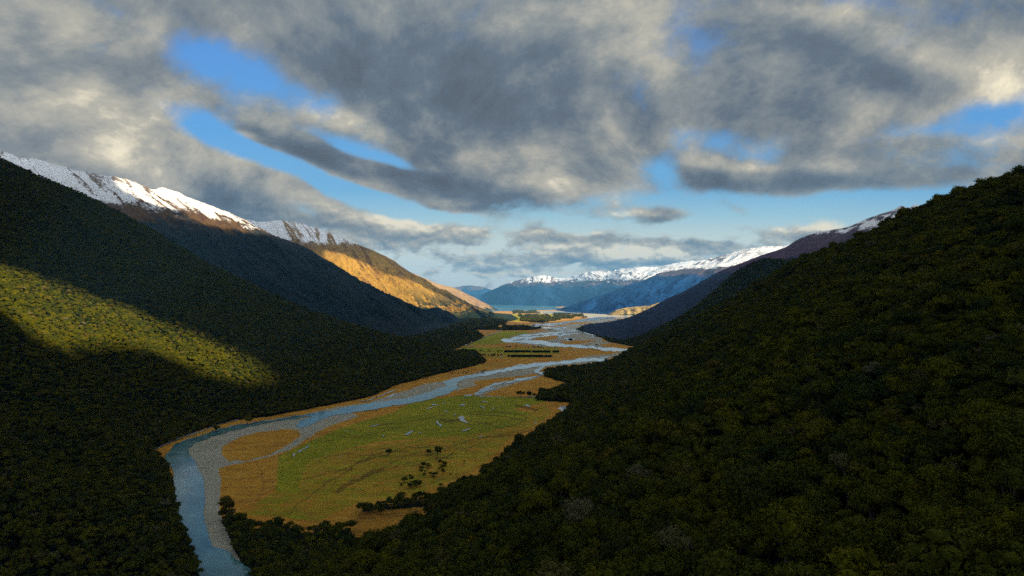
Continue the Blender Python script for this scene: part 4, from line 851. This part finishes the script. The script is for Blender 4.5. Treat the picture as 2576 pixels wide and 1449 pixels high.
ki, kj = np.nonzero(keep); idx = lambda i, j: i * (ny + 1) + j; NV = (nx + 1) * (ny + 1)
botf = np.stack([idx(ki, kj), idx(ki, kj + 1), idx(ki + 1, kj + 1), idx(ki + 1, kj)], -1); topf = botf[:, ::-1] + NV
side = []
for di, dj, e in ((-1, 0, ((0, 0), (0, 1))), (1, 0, ((1, 1), (1, 0))), (0, -1, ((1, 0), (0, 0))), (0, 1, ((0, 1), (1, 1)))):
    pad = np.pad(keep, 1); nb_ = pad[1 + di:1 + di + nx, 1 + dj:1 + dj + ny]; bi, bj = np.nonzero(keep & ~nb_)
    a_, b_ = idx(bi + e[0][0], bj + e[0][1]), idx(bi + e[1][0], bj + e[1][1]); side.append(np.stack([a_, b_, b_ + NV, a_ + NV], -1))
cv_ = np.concatenate([np.stack([cxs, cys, bot], -1).reshape(-1, 3), np.stack([cxs, cys, top_], -1).reshape(-1, 3)])
cf_ = np.concatenate([botf, topf] + side); used = np.unique(cf_); remap = np.zeros(len(cv_), np.int64); remap[used] = np.arange(len(used))
m_, t_ = mat('cloud'); d_ = t_.node('ShaderNodeBsdfDiffuse'); d_.inputs[0].default_value = (0.85, 0.87, 0.9, 1); tr_ = t_.node('ShaderNodeBsdfTranslucent'); tr_.inputs[0].default_value = (0.74, 0.86, 1.0, 1)
mx_ = t_.node('ShaderNodeMixShader'); mx_.inputs[0].default_value = 0.34; t_.l.new(d_.outputs[0], mx_.inputs[1]); t_.l.new(tr_.outputs[0], mx_.inputs[2]); t_.l.new(mx_.outputs[0], t_.node('ShaderNodeOutputMaterial').inputs[0])  # partly translucent, so the added sheet also gives soft fill below
cl = mesh_obj('added_cloud_sheet', cv_[used], remap[cf_], m_, smooth=True); tag(cl, 'unseen added cloud sheet shading the valley', 'cloud', kind='stuff')

# ---------------------------------------------------------------- haze
HZ = 2.9e-5
m_, t_ = mat('haze'); pv = t_.node('ShaderNodeVolumePrincipled'); pv.inputs['Color'].default_value = (0.16, 0.52, 1.0, 1); pv.inputs['Density'].default_value = HZ; pv.inputs['Anisotropy'].default_value = 0.0
t_.l.new(pv.outputs[0], t_.node('ShaderNodeOutputMaterial').inputs['Volume'])
x0, x1, y0, y1, z0, z1 = -22000, 30000, -8000, 33000, -400, 1850
hz = mesh_obj('haze', [(x0, y0, z0), (x1, y0, z0), (x1, y1, z0), (x0, y1, z0), (x0, y0, z1), (x1, y0, z1), (x1, y1, z1), (x0, y1, z1)], [(0, 3, 2, 1), (4, 5, 6, 7), (0, 1, 5, 4), (1, 2, 6, 5), (2, 3, 7, 6), (3, 0, 4, 7)], m_); tag(hz, 'thin blue air filling the valley', 'haze', kind='stuff')
